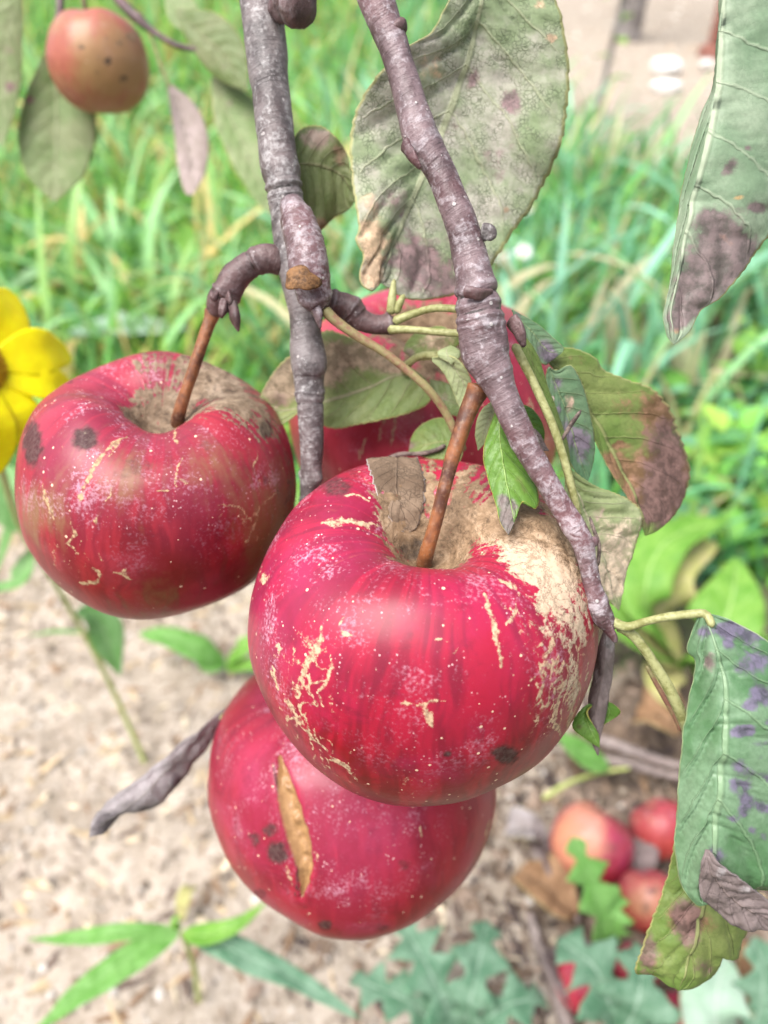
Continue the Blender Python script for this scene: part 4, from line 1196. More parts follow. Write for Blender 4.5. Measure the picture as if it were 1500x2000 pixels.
# leaf hanging into the picture from a twig above
L = leaf('leaf', rb, K((1440, -120, .146), (1415, 0, .147), (1405, 120, .148), (1398, 190, .1485), (1372, 300, .149), (1352, 410, .150), (1334, 510, .151), (1316, 610, .152), (1320, 670, .152)),
         K((1436, -120, .146), (1408, 0, .149), (1402, 142, .151), (1370, 227, .152), (1338, 351, .153), (1321, 487, .153), (1310, 567, .153), (1301, 615, .153), (1306, 650, .153), (1320, 670, .152)),
         K((1444, -120, .146), (1600, -60, .150), (1690, 90, .154), (1670, 230, .156), (1590, 350, .157), (1500, 460, .156), (1450, 527, .155), (1405, 582, .154), (1372, 605, .154), (1350, 645, .153), (1320, 670, .152)),
         LM_HANG, nv=170, nu=14, nveins=5, seed=6, quilt=.0009, wav=.0010, bulge=.06, teeth=52, serr=.035,
         pa=[(1427, 328, 18, .85, 24), (1390, 430, 34, .7), (1420, 480, 50, .5), (1480, 405, 25, .8, 14), (1360, 560, 45, .45), (1318, 630, 22, .7), (1440, 540, 60, .45), (1340, 610, 30, .35), (1375, 520, 75, .45, 70), (1440, 500, 60, .4), (1345, 590, 40, .4), (1460, 290, 8, .6), (1455, 225, 8, .5)],
         pb=[(1440, 385, 14, .75, 8), (1376, 452, 7, .8), (1410, 460, 9, .8), (1320, 645, 10, .6), (1425, 475, 8, .7)], label='long pale green leaf hanging tip down, purple-brown towards the tip')
tube('petiole', [(712, -100, .150, 12), (1000, -260, .148, 12), (1300, -240, .146, 12), (1440, -120, .146, 11)], M_PET, L, nseg=14)

# folded olive leaf between the two branches
L = leaf('leaf', lb, K((556, 330, .184), (585, 320, .188), (625, 322, .190), (665, 340, .192), (694, 392, .193)),
         K((556, 328, .184), (582, 258, .187), (622, 245, .188), (650, 262, .188), (676, 296, .190), (684, 340, .191), (694, 392, .193)),
         K((556, 334, .184), (580, 380, .191), (605, 428, .194), (625, 450, .195), (650, 426, .196), (676, 412, .195), (694, 392, .193)),
         LM_OLIVE, nv=90, seed=9, pa=[(620, 270, 40, .7, 30), (600, 400, 30, .3)], pb=[(665, 300, 30, .6), (625, 440, 20, .7)], label='folded olive leaf with a brown upper flap')

# brown and green leaf crossing behind the upright branch
L = leaf('leaf', lb, K((842, 752, .196), (790, 730, .197), (715, 760, .199), (640, 786, .200), (575, 800, .201), (507, 800, .202)),
         K((842, 752, .196), (815, 728, .197), (773, 699, .198), (727, 678, .198), (675, 655, .198), (633, 647, .199), (590, 680, .200), (553, 705, .200), (521, 745, .201), (503, 787, .202), (507, 800, .202)),
         K((842, 752, .196), (843, 772, .195), (828, 794, .196), (773, 815, .196), (703, 829, .197), (655, 838, .198), (620, 826, .198), (587, 806, .199), (565, 820, .200), (540, 832, .200), (515, 815, .202), (507, 800, .202)),
         LM_TAN, nv=130, nu=11, seed=12, nveins=6, quilt=.0006, pb=[(690, 690, 90, .75, 36), (620, 730, 60, .7, 45), (540, 750, 40, .75, 50), (770, 720, 40, .55, 22), (560, 720, 40, .5)],
         pa=[(545, 780, 25, .5), (820, 790, 20, .3), (710, 690, 8, .5)], label='leaf half brown and half green along its midrib')
tube('petiole', [(895, 720, .178, 7), (872, 699, .181, 8), (829, 694, .185, 8), (800, 708, .190, 8), (790, 728, .1955, 9)], M_PET, L, nseg=14)
tube('petiole', [(632, 604, .1735, 13), (660, 630, .174, 11), (700, 658, .175, 10), (745, 685, .176, 9), (790, 719, .177, 9), (836, 760, .178, 9), (868, 802, .180, 9), (892, 850, .182, 9), (905, 880, .186, 8)], M_PETR, lb, nseg=16)

# dark green leaf above the hollow of the front apple, with its dry stalk
L = leaf('leaf', lb, K((905, 872, .189), (870, 862, .192), (835, 868, .194), (800, 884, .196)),
         K((905, 870, .189), (890, 835, .192), (860, 815, .195), (825, 828, .196), (805, 855, .197), (800, 884, .196)),
         K((905, 876, .189), (895, 905, .189), (870, 900, .191), (840, 896, .192), (815, 890, .194), (800, 884, .196)),
         LM_BROWN, nv=80, seed=15, nveins=5, pa=[(800, 870, 20, .6), (850, 850, 12, .4)], label='small dark green leaf just above the front apple')
tube('petiole', [(742, 902, .196, 4), (780, 888, .194, 5), (820, 886, .192, 5), (855, 878, .191, 5), (870, 868, .191, 5)], M_PETD, L, nseg=10)

leaf('leaf', lb, K((905, 662, .184), (868, 664, .190), (828, 674, .194), (790, 690, .196)), K((905, 658, .184), (870, 640, .191), (830, 646, .195), (800, 668, .197), (790, 690, .196)), K((905, 668, .184), (880, 692, .189), (845, 704, .192), (812, 704, .195), (790, 690, .196)), LM_TAN, nv=70, nu=7, seed=17, wav=.001, pb=[(850, 665, 50, .7, 30)], pa=[(800, 690, 20, .5)], label='brown dried leaf over the hollow of the rear apple')
leaf('leaf', rb, K((930, 800, .186), (895, 790, .192), (862, 772, .196), (838, 742, .198)), K((930, 806, .186), (896, 812, .191), (862, 798, .195), (838, 742, .198)), K((930, 796, .186), (905, 768, .192), (872, 748, .196), (838, 742, .198)), LM_OLIVE, nv=60, nu=6, seed=16, wav=.0008, pa=[(870, 775, 18, .5)], label='small olive leaf behind the apple stem')
# pale curled leaf strip and bud leaf beside the thick joint
L = leaf('leaf', rb, K((846, 702, .176), (872, 704, .174), (896, 728, .173), (912, 770, .174), (908, 815, .175)),
         K((846, 706, .176), (862, 722, .175), (880, 752, .1745), (895, 790, .175), (908, 815, .175)),
         K((846, 698, .176), (878, 694, .172), (905, 712, .171), (922, 755, .173), (908, 815, .175)), LM_PALE, nv=60, seed=18, nu=6, pa=[(880, 740, 30, .3)], label='narrow curled pale leaf')
L = leaf('leaf', rb, K((880, 712, .172), (874, 695, .172), (872, 684, .173), (880, 676, .174)),
         K((886, 712, .172), (862, 700, .1725), (855, 688, .173), (880, 676, .174)), K((878, 712, .172), (896, 700, .172), (898, 686, .173), (880, 676, .174)), LM_PALE, nv=40, seed=19, nu=5)
# pale back of leaf and bright green leaf draped over the front apple
L = leaf('leaf', rb, K((975, 782, .162), (958, 815, .164), (945, 850, .165), (934, 880, .166)),
         K((965, 780, .163), (938, 805, .165), (928, 845, .166), (934, 880, .166)), K((980, 785, .162), (976, 815, .1625), (962, 850, .164), (934, 880, .166)), LM_PALE, nv=60, seed=20, nu=6, pa=[(945, 830, 25, .3)])
L = leaf('leaf', rb, K((978, 792, .159), (976, 850, .1575), (985, 920, .156), (998, 985, .1545), (1004, 1020, .153), (993, 1046, .152)),
         K((972, 795, .160), (955, 840, .1595), (944, 885, .1585), (952, 930, .1575), (968, 985, .156), (978, 1025, .1535), (993, 1046, .152)),
         K((986, 792, .159), (1004, 850, .1585), (1036, 918, .158), (1052, 968, .157), (1046, 994, .156), (1022, 980, .155), (1008, 1010, .1535), (993, 1046, .152)),
         LM_GREEN, nv=110, seed=22, nveins=7, pa=[(988, 1020, 20, .95, 34), (983, 975, 14, .6), (1005, 985, 14, .5)], pb=[(1010, 940, 18, .4), (1025, 960, 12, .4), (990, 900, 10, .3), (946, 890, 8, .6, 30)], label='bright green leaf drooping over the front apple with purple tip')
# green leaf and dead scrap behind the lower part of the branch
L = leaf('leaf', rb, K((1000, 790, .166), (1030, 815, .168), (1050, 850, .170), (1058, 885, .172)), K((1000, 792, .166), (1012, 830, .168), (1035, 870, .170), (1058, 885, .172)), K((1002, 786, .166), (1040, 800, .169), (1062, 840, .171), (1058, 885, .172)), LM_GREEN, nv=60, seed=24, nu=6)
L = leaf('leaf', rb, K((976, 852, .161), (1010, 855, .163), (1045, 858, .165), (1074, 880, .166)), K((976, 848, .161), (1012, 842, .163), (1050, 838, .165), (1074, 880, .166)), K((976, 856, .161), (1008, 872, .162), (1040, 880, .164), (1074, 880, .166)), LM_DEAD, nv=50, seed=25, nu=5, wav=.001, label='withered brown scrap of leaf')

LM_HUSK = leaf_mat('leaf_husk', (0.13, 0.085, 0.055), (0.25, 0.175, 0.12), (0.20, 0.14, 0.10), pa=(0.07, 0.05, 0.04), pb=(.3, .24, .18), edge=(0.42, 0.38, 0.37), retic=0.8, trans=0.05, gloss=0.85, auto=.45, veinw=.15, bumpd=.0009)
o = leaf('dry_leaf', None, np.array([on_front(*q) for q in ((775, 903), (772, 935), (775, 970), (785, 1005), (800, 1040))]), np.array([on_front(*q) for q in ((716, 908), (726, 935), (737, 965), (752, 1000), (778, 1035), (800, 1040))]),
         np.array([on_front(*q) for q in ((815, 898), (826, 925), (830, 950), (828, 985), (815, 1025), (800, 1040))]), LM_HUSK, nv=80, nu=8, seed=52, wav=.0010, quilt=.0003, bulge=.02, thick=.0003, serr=.12, teeth=9)
tag(o, 'thin brown dry leaf clinging to the back rim of the front apple hollow', 'dead leaf')
# petiole with edge-on blade, purple-green leaf and big brown-green leaf to the right of the joint
L = leaf('leaf', rb, K((1008, 640, .160), (1030, 690, .161), (1052, 760, .163), (1078, 830, .164), (1104, 900, .166), (1122, 930, .167)),
         K((1006, 642, .160), (1022, 700, .161), (1046, 775, .1625), (1074, 845, .164), (1104, 905, .166), (1122, 930, .167)),
         K((1010, 638, .160), (1046, 690, .162), (1060, 730, .163), (1078, 790, .165), (1100, 850, .1665), (1114, 900, .167), (1122, 930, .167)), LM_BROWN, nv=90, seed=27, nu=6)
tube('petiole', [(1004, 672, .1585, 10), (1018, 700, .1585, 10), (1041, 745, .1585, 9.5), (1064, 795, .1585, 9), (1082, 838, .159, 9), (1098, 885, .1595, 9), (1112, 935, .160, 9), (1124, 980, .1605, 8), (1132, 1010, .162, 6)], M_PET, L, nseg=16, noise=.07)
L = leaf('leaf', rb, K((1000, 612, .166), (1035, 650, .167), (1068, 685, .168), (1096, 690, .169)), K((1002, 625, .166), (1030, 690, .167), (1062, 712, .168), (1074, 706, .169), (1096, 690, .169)), K((998, 606, .166), (1040, 632, .168), (1075, 660, .169), (1098, 680, .170), (1096, 690, .169)), LM_PURP, nv=70, seed=28, nu=7,
         pa=[(1010, 630, 30, .5), (1060, 680, 30, .5), (1075, 700, 18, .6)])
L = leaf('leaf', rb, K((1072, 716, .168), (1090, 770, .170), (1110, 830, .172), (1130, 890, .173), (1150, 940, .174)),
         K((1068, 722, .168), (1066, 745, .169), (1084, 812, .170), (1108, 888, .172), (1130, 928, .173), (1150, 940, .174)),
         K((1076, 722, .168), (1092, 722, .169), (1116, 714, .170), (1137, 754, .172), (1150, 801, .1735), (1161, 853, .175), (1161, 900, .175), (1150, 940, .174)),
         LM_PURP, nv=110, seed=30, nu=9, teeth=30, pa=[(1085, 745, 16, .6, 24), (1110, 850, 34, .5), (1140, 880, 36, .5, 50), (1090, 800, 20, .5)], pb=[(1112, 790, 18, .55, 26), (1125, 870, 12, .5)], label='bluish green leaf flushed purple, with a pale toothed margin')
tube('twig', [(1096, 862, .163, 4), (1110, 838, .162, 4.5), (1122, 820, .161, 5), (1135, 801, .160, 4)], M_PETD, rb, nseg=10, noise=.25)
L = leaf('leaf', rb, K((1072, 704, .172), (1118, 755, .175), (1165, 830, .178), (1205, 905, .180), (1240, 975, .181), (1262, 1046, .181)),
         K((1070, 708, .172), (1112, 768, .175), (1148, 835, .177), (1176, 892, .179), (1200, 936, .180), (1226, 975, .181), (1244, 1015, .181), (1262, 1046, .181)),
         K((1074, 700, .172), (1095, 680, .174), (1130, 684, .176), (1163, 702, .178), (1176, 722, .179), (1222, 741, .181), (1268, 758, .183), (1303, 793, .185), (1324, 838, .186), (1341, 888, .187), (1345, 931, .187), (1332, 977, .187), (1305, 1016, .185), (1278, 1038, .183), (1262, 1046, .181)),
         LM_BROWN, nv=150, nu=12, seed=33, nveins=6, teeth=30, quilt=.0008,
         pa=[(1305, 850, 55, .65, 60), (1300, 940, 60, .7), (1280, 1005, 50, .6)], pb=[(1250, 960, 70, .8), (1300, 800, 40, .6), (1310, 930, 70, .6), (1280, 810, 60, .4), (1205, 868, 10, .8, 8), (1200, 790, 40, .35), (1130, 700, 40, .45, 16), (1190, 900, 30, .6, 25), (1300, 980, 40, .4), (1320, 900, 30, .4)], label='broad leaf mottled green and rusty brown')
# dried pale leaf behind the branch end
L = leaf('leaf', rb, K((1112, 915, .170), (1140, 980, .172), (1165, 1050, .174), (1190, 1120, .176), (1208, 1192, .177)),
         K((1108, 920, .170), (1112, 990, .171), (1130, 1070, .173), (1160, 1140, .175), (1208, 1192, .177)),
         K((1114, 914, .170), (1138, 931, .171), (1164, 949, .173), (1216, 970, .176), (1247, 993, .178), (1254, 1018, .178), (1247, 1061, .178), (1231, 1113, .178), (1219, 1157, .178), (1208, 1192, .177)),
         LM_PALE, nv=120, nu=10, seed=36, nveins=7, quilt=.0009, wav=.0007, pb=[(1210, 1050, 70, .6, 60), (1200, 1140, 50, .7)], pa=[(1180, 990, 30, .25), (1160, 1010, 20, .3)], label='dried pale leaf with pinkish net veins')
tube('twig', [(1152, 1010, .162, 3), (1160, 1035, .161, 4), (1170, 1065, .161, 4), (1168, 1105, .162, 4)], M_PETD, rb, nseg=10, noise=.25)

# spotted green leaf at the branch end, its dead curled tip, and the mottled leaf below
L = leaf('leaf', rb, K((1374, 1198, .148), (1398, 1262, .1455), (1418, 1341, .144), (1416, 1447, .143), (1404, 1560, .1435), (1394, 1650, .1445), (1388, 1720, .146), (1380, 1768, .148)),
         K((1368, 1199, .149), (1350, 1235, .150), (1343, 1270, .150), (1360, 1294, .149), (1347, 1371, .1495), (1332, 1447, .150), (1323, 1575, .1505), (1320, 1660, .151), (1331, 1728, .151), (1360, 1768, .150), (1380, 1768, .148)),
         K((1380, 1198, .148), (1432, 1212, .147), (1500, 1252, .147), (1590, 1340, .148), (1640, 1480, .150), (1620, 1620, .152), (1550, 1720, .152), (1470, 1740, .151), (1410, 1755, .149), (1380, 1768, .148)),
         LM_SPOT, nv=170, nu=14, nveins=6, seed=40, quilt=.0016, bulge=.12, teeth=24, serr=.012, wav=.0010,
         pa=[(1375, 1235, 22, .6, 20), (1412, 1230, 15, .6), (1460, 1240, 40, .7, 18), (1480, 1290, 40, .6), (1440, 1300, 20, .45), (1455, 1380, 12, .8), (1440, 1430, 22, .85, 16), (1462, 1425, 12, .85), (1448, 1497, 14, .8, 18), (1443, 1530, 20, .8, 18),
             (1455, 1560, 18, .75), (1447, 1587, 14, .75), (1490, 1575, 20, .8, 18), (1413, 1562, 10, .5), (1486, 1360, 22, .9, 26), (1490, 1450, 14, .6), (1474, 1510, 12, .6), (1398, 1665, 18, .8, 26), (1385, 1700, 18, .7), (1480, 1480, 10, .5), (1400, 1615, 10, .6), (1440, 1215, 30, .6, 14), (1420, 1262, 14, .6), (1495, 1410, 12, .7), (1430, 1475, 9, .7), (1472, 1455, 8, .6), (1465, 1620, 10, .6), (1430, 1600, 8, .6), (1490, 1630, 12, .6), (1425, 1400, 9, .5), (1375, 1420, 7, .4), (1380, 1330, 10, .35), (1500, 1520, 12, .7)],
         pb=[(1388, 1290, 14, .8, 22), (1398, 1660, 12, .5), (1410, 1640, 10, .6, 16)], label='green leaf spotted with dark purple, curling at the tip')
tube('petiole', [(1192, 1214, .155, 13), (1225, 1224, .154, 10), (1262, 1214, .152, 9), (1300, 1205, .150, 9), (1345, 1200, .149, 9), (1378, 1200, .148, 9), (1392, 1225, .1465, 8)], M_PET, L, nseg=16, noise=.08)
leaf('dead_tip', L, K((1382, 1660, .1435), (1390, 1710, .1425), (1430, 1760, .143), (1480, 1785, .144), (1530, 1800, .145)),
     K((1378, 1660, .1435), (1366, 1700, .144), (1372, 1765, .145), (1425, 1802, .146), (1490, 1812, .147), (1530, 1800, .145)),
     K((1386, 1660, .1435), (1410, 1690, .1415), (1440, 1715, .141), (1475, 1740, .142), (1510, 1770, .143), (1530, 1800, .145)),
     LM_DEAD, nv=80, nu=8, seed=42, wav=.0016, quilt=.0008, pb=[(1410, 1700, 14, .7, 18), (1455, 1735, 22, .5, 10)])
tube('petiole', [(1205, 1222, .156, 11), (1240, 1245, .156, 11), (1280, 1300, .157, 11), (1310, 1352, .158, 12), (1338, 1412, .160, 13), (1345, 1440, .162, 12)], M_PET, rb, nseg=16, noise=.08)
tube('twig', [(1262, 1300, .170, 4), (1290, 1350, .170, 5), (1318, 1400, .170, 5), (1330, 1428, .170, 5)], M_PETR, rb, nseg=10)
leaf('leaf', rb, K((1346, 1430, .162), (1372, 1540, .164), (1385, 1660, .166), (1368, 1790, .168), (1335, 1900, .170), (1325, 1934, .171)),
     K((1342, 1430, .162), (1330, 1560, .166), (1312, 1690, .169), (1275, 1800, .171), (1250, 1868, .172), (1244, 1908, .1735), (1275, 1905, .173), (1303, 1920, .172), (1325, 1934, .171)),
     K((1350, 1430, .162), (1440, 1560, .165), (1490, 1700, .168), (1482, 1815, .171), (1462, 1850, .172), (1446, 1888, .172), (1415, 1874, .172), (1398, 1915, .172), (1360, 1932, .172), (1325, 1934, .171)),
     LM_BROWN, nv=150, nu=12, seed=44, nveins=7, quilt=.001, wav=.0012, cup=.15, pa=[(1265, 1860, 24, .8, 50), (1345, 1810, 36, .75, 45), (1380, 1890, 36, .5, 26), (1335, 1780, 30, .5)], pb=[(1360, 1800, 46, .7, 36), (1270, 1880, 34, .5), (1470, 1830, 26, .6), (1320, 1790, 36, .4)],
     label='cupped leaf mottled yellow-green and brown below the spotted leaf')
# dead rolled leaf and green scraps under the branch end
leaf('leaf', rb, K((1182, 1228, .168), (1180, 1300, .170), (1168, 1370, .172), (1160, 1430, .173), (1168, 1475, .173)),
     K((1180, 1228, .168), (1160, 1300, .173), (1148, 1370, .175), (1152, 1440, .174), (1168, 1475, .173)), K((1186, 1228, .168), (1200, 1262, .170), (1192, 1320, .171), (1184, 1380, .172), (1172, 1440, .173), (1168, 1475, .173)),
     LM_DEAD, nv=80, seed=46, cup=.5, wav=.001, pb=[(1190, 1260, 20, .5)], label='rolled grey-brown dead leaf')
leaf('leaf', rb, K((1150, 1375, .174), (1148, 1400, .173), (1158, 1430, .172), (1171, 1457, .172)), K((1136, 1385, .174), (1120, 1418, .174), (1145, 1440, .173), (1171, 1457, .172)), K((1158, 1378, .174), (1150, 1395, .172), (1168, 1430, .172), (1171, 1457, .172)), LM_GREEN, nv=50, nu=6, seed=47, pb=[(1132, 1420, 10, .7)])
leaf('leaf', rb, K((1176, 1366, .174), (1190, 1388, .174), (1182, 1408, .175), (1174, 1419, .175)), K((1174, 1368, .174), (1172, 1390, .175), (1172, 1408, .175), (1174, 1419, .175)), K((1180, 1366, .174), (1204, 1380, .174), (1210, 1396, .174), (1174, 1419, .175)), LM_GREEN, nv=40, nu=5, seed=48)

# grey rolled leaf between the two lower apples
tw = thing('apple_twig', 'dry twig tip behind the lower apples carrying one rolled grey leaf', 'twig', P(560, 1290, .262))
tube('wood', [(600, 1180, .262, 9), (575, 1260, .262, 8), (548, 1310, .258, 8), (520, 1335, .252, 7)], M_BARKD, tw, nseg=14)
L = leaf('leaf', tw, K((474, 1366, .246), (420, 1415, .240), (350, 1480, .235), (280, 1550, .231), (215, 1600, .229), (174, 1637, .228)),
         K((470, 1362, .246), (390, 1424, .236), (294, 1508, .231), (228, 1556, .228), (184, 1606, .227), (174, 1637, .228)),
         K((478, 1372, .246), (440, 1420, .244), (408, 1464, .241), (348, 1536, .238), (300, 1582, .236), (246, 1592, .234), (206, 1630, .230), (174, 1637, .228)),
         LM_DRY, nv=120, nu=8, seed=50, cup=.22, wav=.0012, bulge=.02, quilt=.0003, nveins=3, pa=[(345, 1530, 12, .9, 22), (215, 1600, 30, .7, 18), (200, 1625, 20, .6), (290, 1580, 22, .6, 8)])
tube('petiole', [(528, 1330, .254, 7), (510, 1340, .250, 7), (474, 1366, .246, 7), (430, 1405, .2405, 6)], M_PET, L, nseg=12)

# ------------------------------------------------------------------ twig in the top corner
tt_ = thing('apple_twig', 'thin dark twig in the top corner with drooping faded leaves', 'twig', P(230, -60, .35))
tube('wood', [(150, -120, .36, 12), (225, -10, .36, 10), (262, 30, .36, 12), (300, 62, .36, 7), (345, 88, .36, 6), (400, 100, .36, 5)], M_BARKD, tt_, nseg=14, step=.001, noise=.12)
tube('wood', [(118, -60, .35, 8), (117, 0, .35, 8), (116, 30, .35, 8), (106, 55, .352, 6)], M_BARKD, tt_, nseg=12, step=.001, noise=.12)
LM_T1 = leaf_mat('leaf_faded', (0.24, 0.33, 0.13), (0.34, 0.38, 0.20), (0.38, 0.42, 0.24), pa=(0.22, 0.12, 0.13), pb=(0.30, 0.24, 0.18), trans=0.3, retic=.3)
LM_T2 = leaf_mat('leaf_mauve', (0.40, 0.32, 0.28), (0.48, 0.38, 0.36), (0.34, 0.30, 0.24), pa=(0.28, 0.18, 0.19), pb=(0.26, 0.16, 0.12), trans=0.2, retic=.3)
leaf('leaf', tt_, K((108, 60, .352), (108, 150, .36), (110, 240, .365), (108, 330, .368), (106, 395, .37)), K((106, 62, .352), (60, 160, .358), (35, 250, .362), (50, 340, .366), (106, 395, .37)), K((110, 62, .352), (170, 150, .362), (188, 250, .368), (165, 340, .37), (106, 395, .37)), LM_T1, nv=70, seed=60, pa=[(58, 195, 12, .8)], label='broad faded leaf behind the small apple')
leaf('leaf', tt_, K((40, -30, .34), (20, 60, .345), (8, 160, .35), (4, 290, .355)), K((36, -30, .34), (-40, 50, .343), (-60, 180, .35), (4, 290, .355)), K((44, -30, .34), (44, 70, .347), (38, 180, .352), (4, 290, .355)), LM_T1, nv=70, seed=61, pa=[(20, 170, 14, .8), (10, 100, 20, .5)], pb=[(10, 90, 30, .4)])
L = leaf('leaf', tt_, K((330, 165, .365), (352, 230, .362), (372, 310, .36), (378, 382, .36)), K((326, 168, .365), (336, 240, .36), (346, 320, .358), (360, 375, .36), (378, 382, .36)), K((334, 163, .365), (380, 200, .362), (405, 260, .36), (402, 330, .36), (378, 382, .36)), LM_T2, nv=70, seed=62, cup=.2)
tube('petiole', [(290, 58, .36, 4), (305, 100, .363, 4), (320, 145, .365, 4), (332, 170, .365, 4)], M_PET, L, nseg=10)
leaf('leaf', tt_, K((415, 150, .37), (450, 230, .368), (490, 320, .366), (530, 420, .365)), K((412, 152, .37), (420, 240, .366), (455, 320, .364), (498, 390, .364), (530, 420, .365)), K((420, 150, .37), (490, 190, .37), (540, 270, .37), (550, 360, .368), (530, 420, .365)), LM_T1, nv=70, seed=63, pa=[(450, 200, 14, .5)], label='long pale green leaf partly behind the grey branch')
leaf('leaf', tt_, K((345, 20, .36), (395, 70, .358), (440, 110, .357), (485, 180, .356)), K((340, 25, .36), (375, 95, .36), (420, 150, .36), (485, 180, .356)), K((350, 15, .36), (430, 30, .356), (478, 90, .355), (485, 180, .356)), LM_OLIVE, nv=70, seed=64, pa=[(440, 130, 20, .4)], label='dark olive leaf beside the grey branch')
leaf('leaf', tt_, K((325, -30, .37), (350, 30, .37), (372, 70, .37)), K((320, -28, .37), (330, 40, .37), (372, 70, .37)), K((330, -32, .37), (385, 10, .37), (372, 70, .37)), LM_T1, nv=40, seed=65)

# ------------------------------------------------------------------ fallen apples in the hollow
FALL = [('fallen apple with a pale yellow cheek and purple bruise, nearest the bed of sand', 1155, 1648, 79, (0.9, 0.9), 41, dict(thin=[(1130, 1640, 55, .75), (1150, 1600, 40, .4)], spots=[(1195, 1655, 14, 10, .5)])),
        ('orange-red fallen apple pressed behind the pale-cheeked one, partly under the spotted leaf', 1292, 1618, 60, (-0.6, 1.3), 42, dict(thin=[(1270, 1600, 40, .3)])),
        ('fallen apple with dark rot marks below the other two in the hollow', 1268, 1758, 64, (0.2, 1.4), 43, dict(thin=[(1260, 1760, 40, .6)], spots=[(1275, 1740, 14, 7, .7), (1262, 1772, 10, 12, .6)])),
        ('dark red fallen apple mostly hidden under a toothed weed leaf', 1140, 1918, 58, (0.9, 0.6), 44, dict()),
        ('fallen apple peeping out under the cupped mottled leaf', 1240, 1890, 46, (-0.5, 1.2), 45, dict(thin=[(1240, 1880, 30, .4)])),
        ('fallen apple at the bottom edge beside the broad pale weed leaf', 1335, 1992, 52, (0.5, 1.2), 46, dict())]
for (lab, x, y, rp, tl, sd_, kw) in FALL:
    d = project(H(x, y, 0.03)[None])[2][0]
    Rr = rp * d / FPX
    apple('apple', lab, 0, 0, 0, 0, tl, 0.92, sd_, (150, 90), M_ORANGE if sd_ in (42, 43) else M_FALLEN, centre=H(x, y, Rr * 0.86), R=Rr, blush0=0.8, sph=0.4, cav=0.3, group='fallen apples lying in the hollow', **kw)

# ------------------------------------------------------------------ yellow flower
M_PETAL = plain_mat('yellow_petal', (0.90, 0.76, 0.0), (0.92, 0.84, 0.0), 120, 0.5, 0.25, 0.2)
M_DISC = plain_mat('flower_disc', (0.50, 0.22, 0.008), (0.82, 0.50, 0.01), 900, 0.8, 0, 0.8, 0.001)
M_WSTEM = plain_mat('weed_stem', (0.30, 0.36, 0.10), (0.42, 0.46, 0.16), 200, 0.5)
LM_SUN = leaf_mat('sunflower_leaf', (0.16, 0.36, 0.10), (0.24, 0.44, 0.17), (0.32, 0.48, 0.22), retic=.2, trans=.35)
fb = H(285, 1492)
fl = thing('yellow_flower', 'yellow daisy-like flower at the picture edge on a tall thin stem', 'flower', fb)
fc = P(-42, 712, .275)
fn = -FW * 0.5 + RT * 0.80 + UP * 0.20
fn /= np.linalg.norm(fn)
f1 = np.cross(fn, UP)
f1 /= np.linalg.norm(f1)
f2 = np.cross(fn, f1)
tubew('stem', [list(fb + [0, 0, -.01]) + [.0022], list(H(240, 1390, .06)) + [.0022], list(H(195, 1295, .13)) + [.0021], list(H(120, 1160, .22)) + [.002], list(H(45, 1040, .31)) + [.002], list(P(-10, 880, .33)) + [.002], list(fc - fn * .012) + [.003]], M_WSTEM, fl, step=.003, nseg=12)
Rng = random.Random(4)
for i in range(10):
    a = i * 2 * math.pi / 10 + 0.35 + Rng.uniform(-.09, .09)
    d = math.cos(a) * f1 + math.sin(a) * f2
    ln = 0.036 * Rng.uniform(.85, 1.08)
    cu = Rng.uniform(-.2, .25)
    plant_leaf(fl, [fc + d * .007, fc + d * (.007 + ln * .5) + fn * (.004 + cu * .01), fc + d * (.007 + ln) - fn * .003], 0.016 * Rng.uniform(.85, 1.1), M_PETAL, 'petal', up=fn, name='petal', seed=i, nv=40, nu=5, quilt=0, thick=.00015, fold=.05, wav=.0004, bulge=.03)
u = np.linspace(0, 1, 30)[:, None]
t = np.linspace(0, 2 * np.pi, 60, endpoint=False)[None, :]
V = fc + (u * .0115 * np.cos(t))[..., None] * f1 + (u * .0115 * np.sin(t))[..., None] * f2 + (.0055 * (1 - u ** 2) + 0 * t)[..., None] * fn
V = V + (.0009 * vnoise(V * 1400, 4))[..., None] * fn
mesh_obj('disc', V.reshape(-1, 3), grid_faces(30, 60, True), M_DISC, fl)
for i, (a, b_, c_, w) in enumerate((((150, 1190, .2), (195, 1215, .19), (235, 1320, .15), .030), ((40, 1040, .3), (20, 960, .32), (-10, 900, .33), .035), ((60, 1075, .28), (30, 1140, .27), (-40, 1150, .26), .016), ((185, 1235, .13), (110, 1235, .14), (50, 1240, .14), .006), ((30, 1030, .3), (10, 1080, .28), (-10, 1130, .26), .03))):
    plant_leaf(fl, [H(*a), H(*b_), H(*c_)], w, LM_SUN, 'lance', seed=70 + i, nv=40)

# ------------------------------------------------------------------ weeds on the bed
LM_LANCE = leaf_mat('lance_leaf', (0.15, 0.37, 0.07), (0.23, 0.46, 0.13), (0.32, 0.55, 0.2), retic=.15, trans=.35, edge=(.2, .45, .1), veinw=.5)
LM_TEAL = leaf_mat('teal_leaf', (0.10, 0.23, 0.13), (0.22, 0.37, 0.25), (0.38, 0.52, 0.40), retic=.2, trans=.3, edge=(.2, .45, .25))
LM_WEED = leaf_mat('weed_leaf', (0.15, 0.36, 0.045), (0.24, 0.46, 0.08), (0.4, 0.58, 0.2), retic=.15, trans=.35, edge=(.3, .5, .1))
LM_YEL = leaf_mat('yellowing_leaf', (0.46, 0.46, 0.16), (0.54, 0.48, 0.24), (0.5, 0.5, 0.25), pb=(0.5, 0.26, 0.15), retic=.2, trans=.3, autob=.3)
LM_ORNG = leaf_mat('orange_leaf', (0.50, 0.22, 0.06), (0.40, 0.40, 0.08), (0.5, 0.35, 0.1), retic=.1, trans=.3)
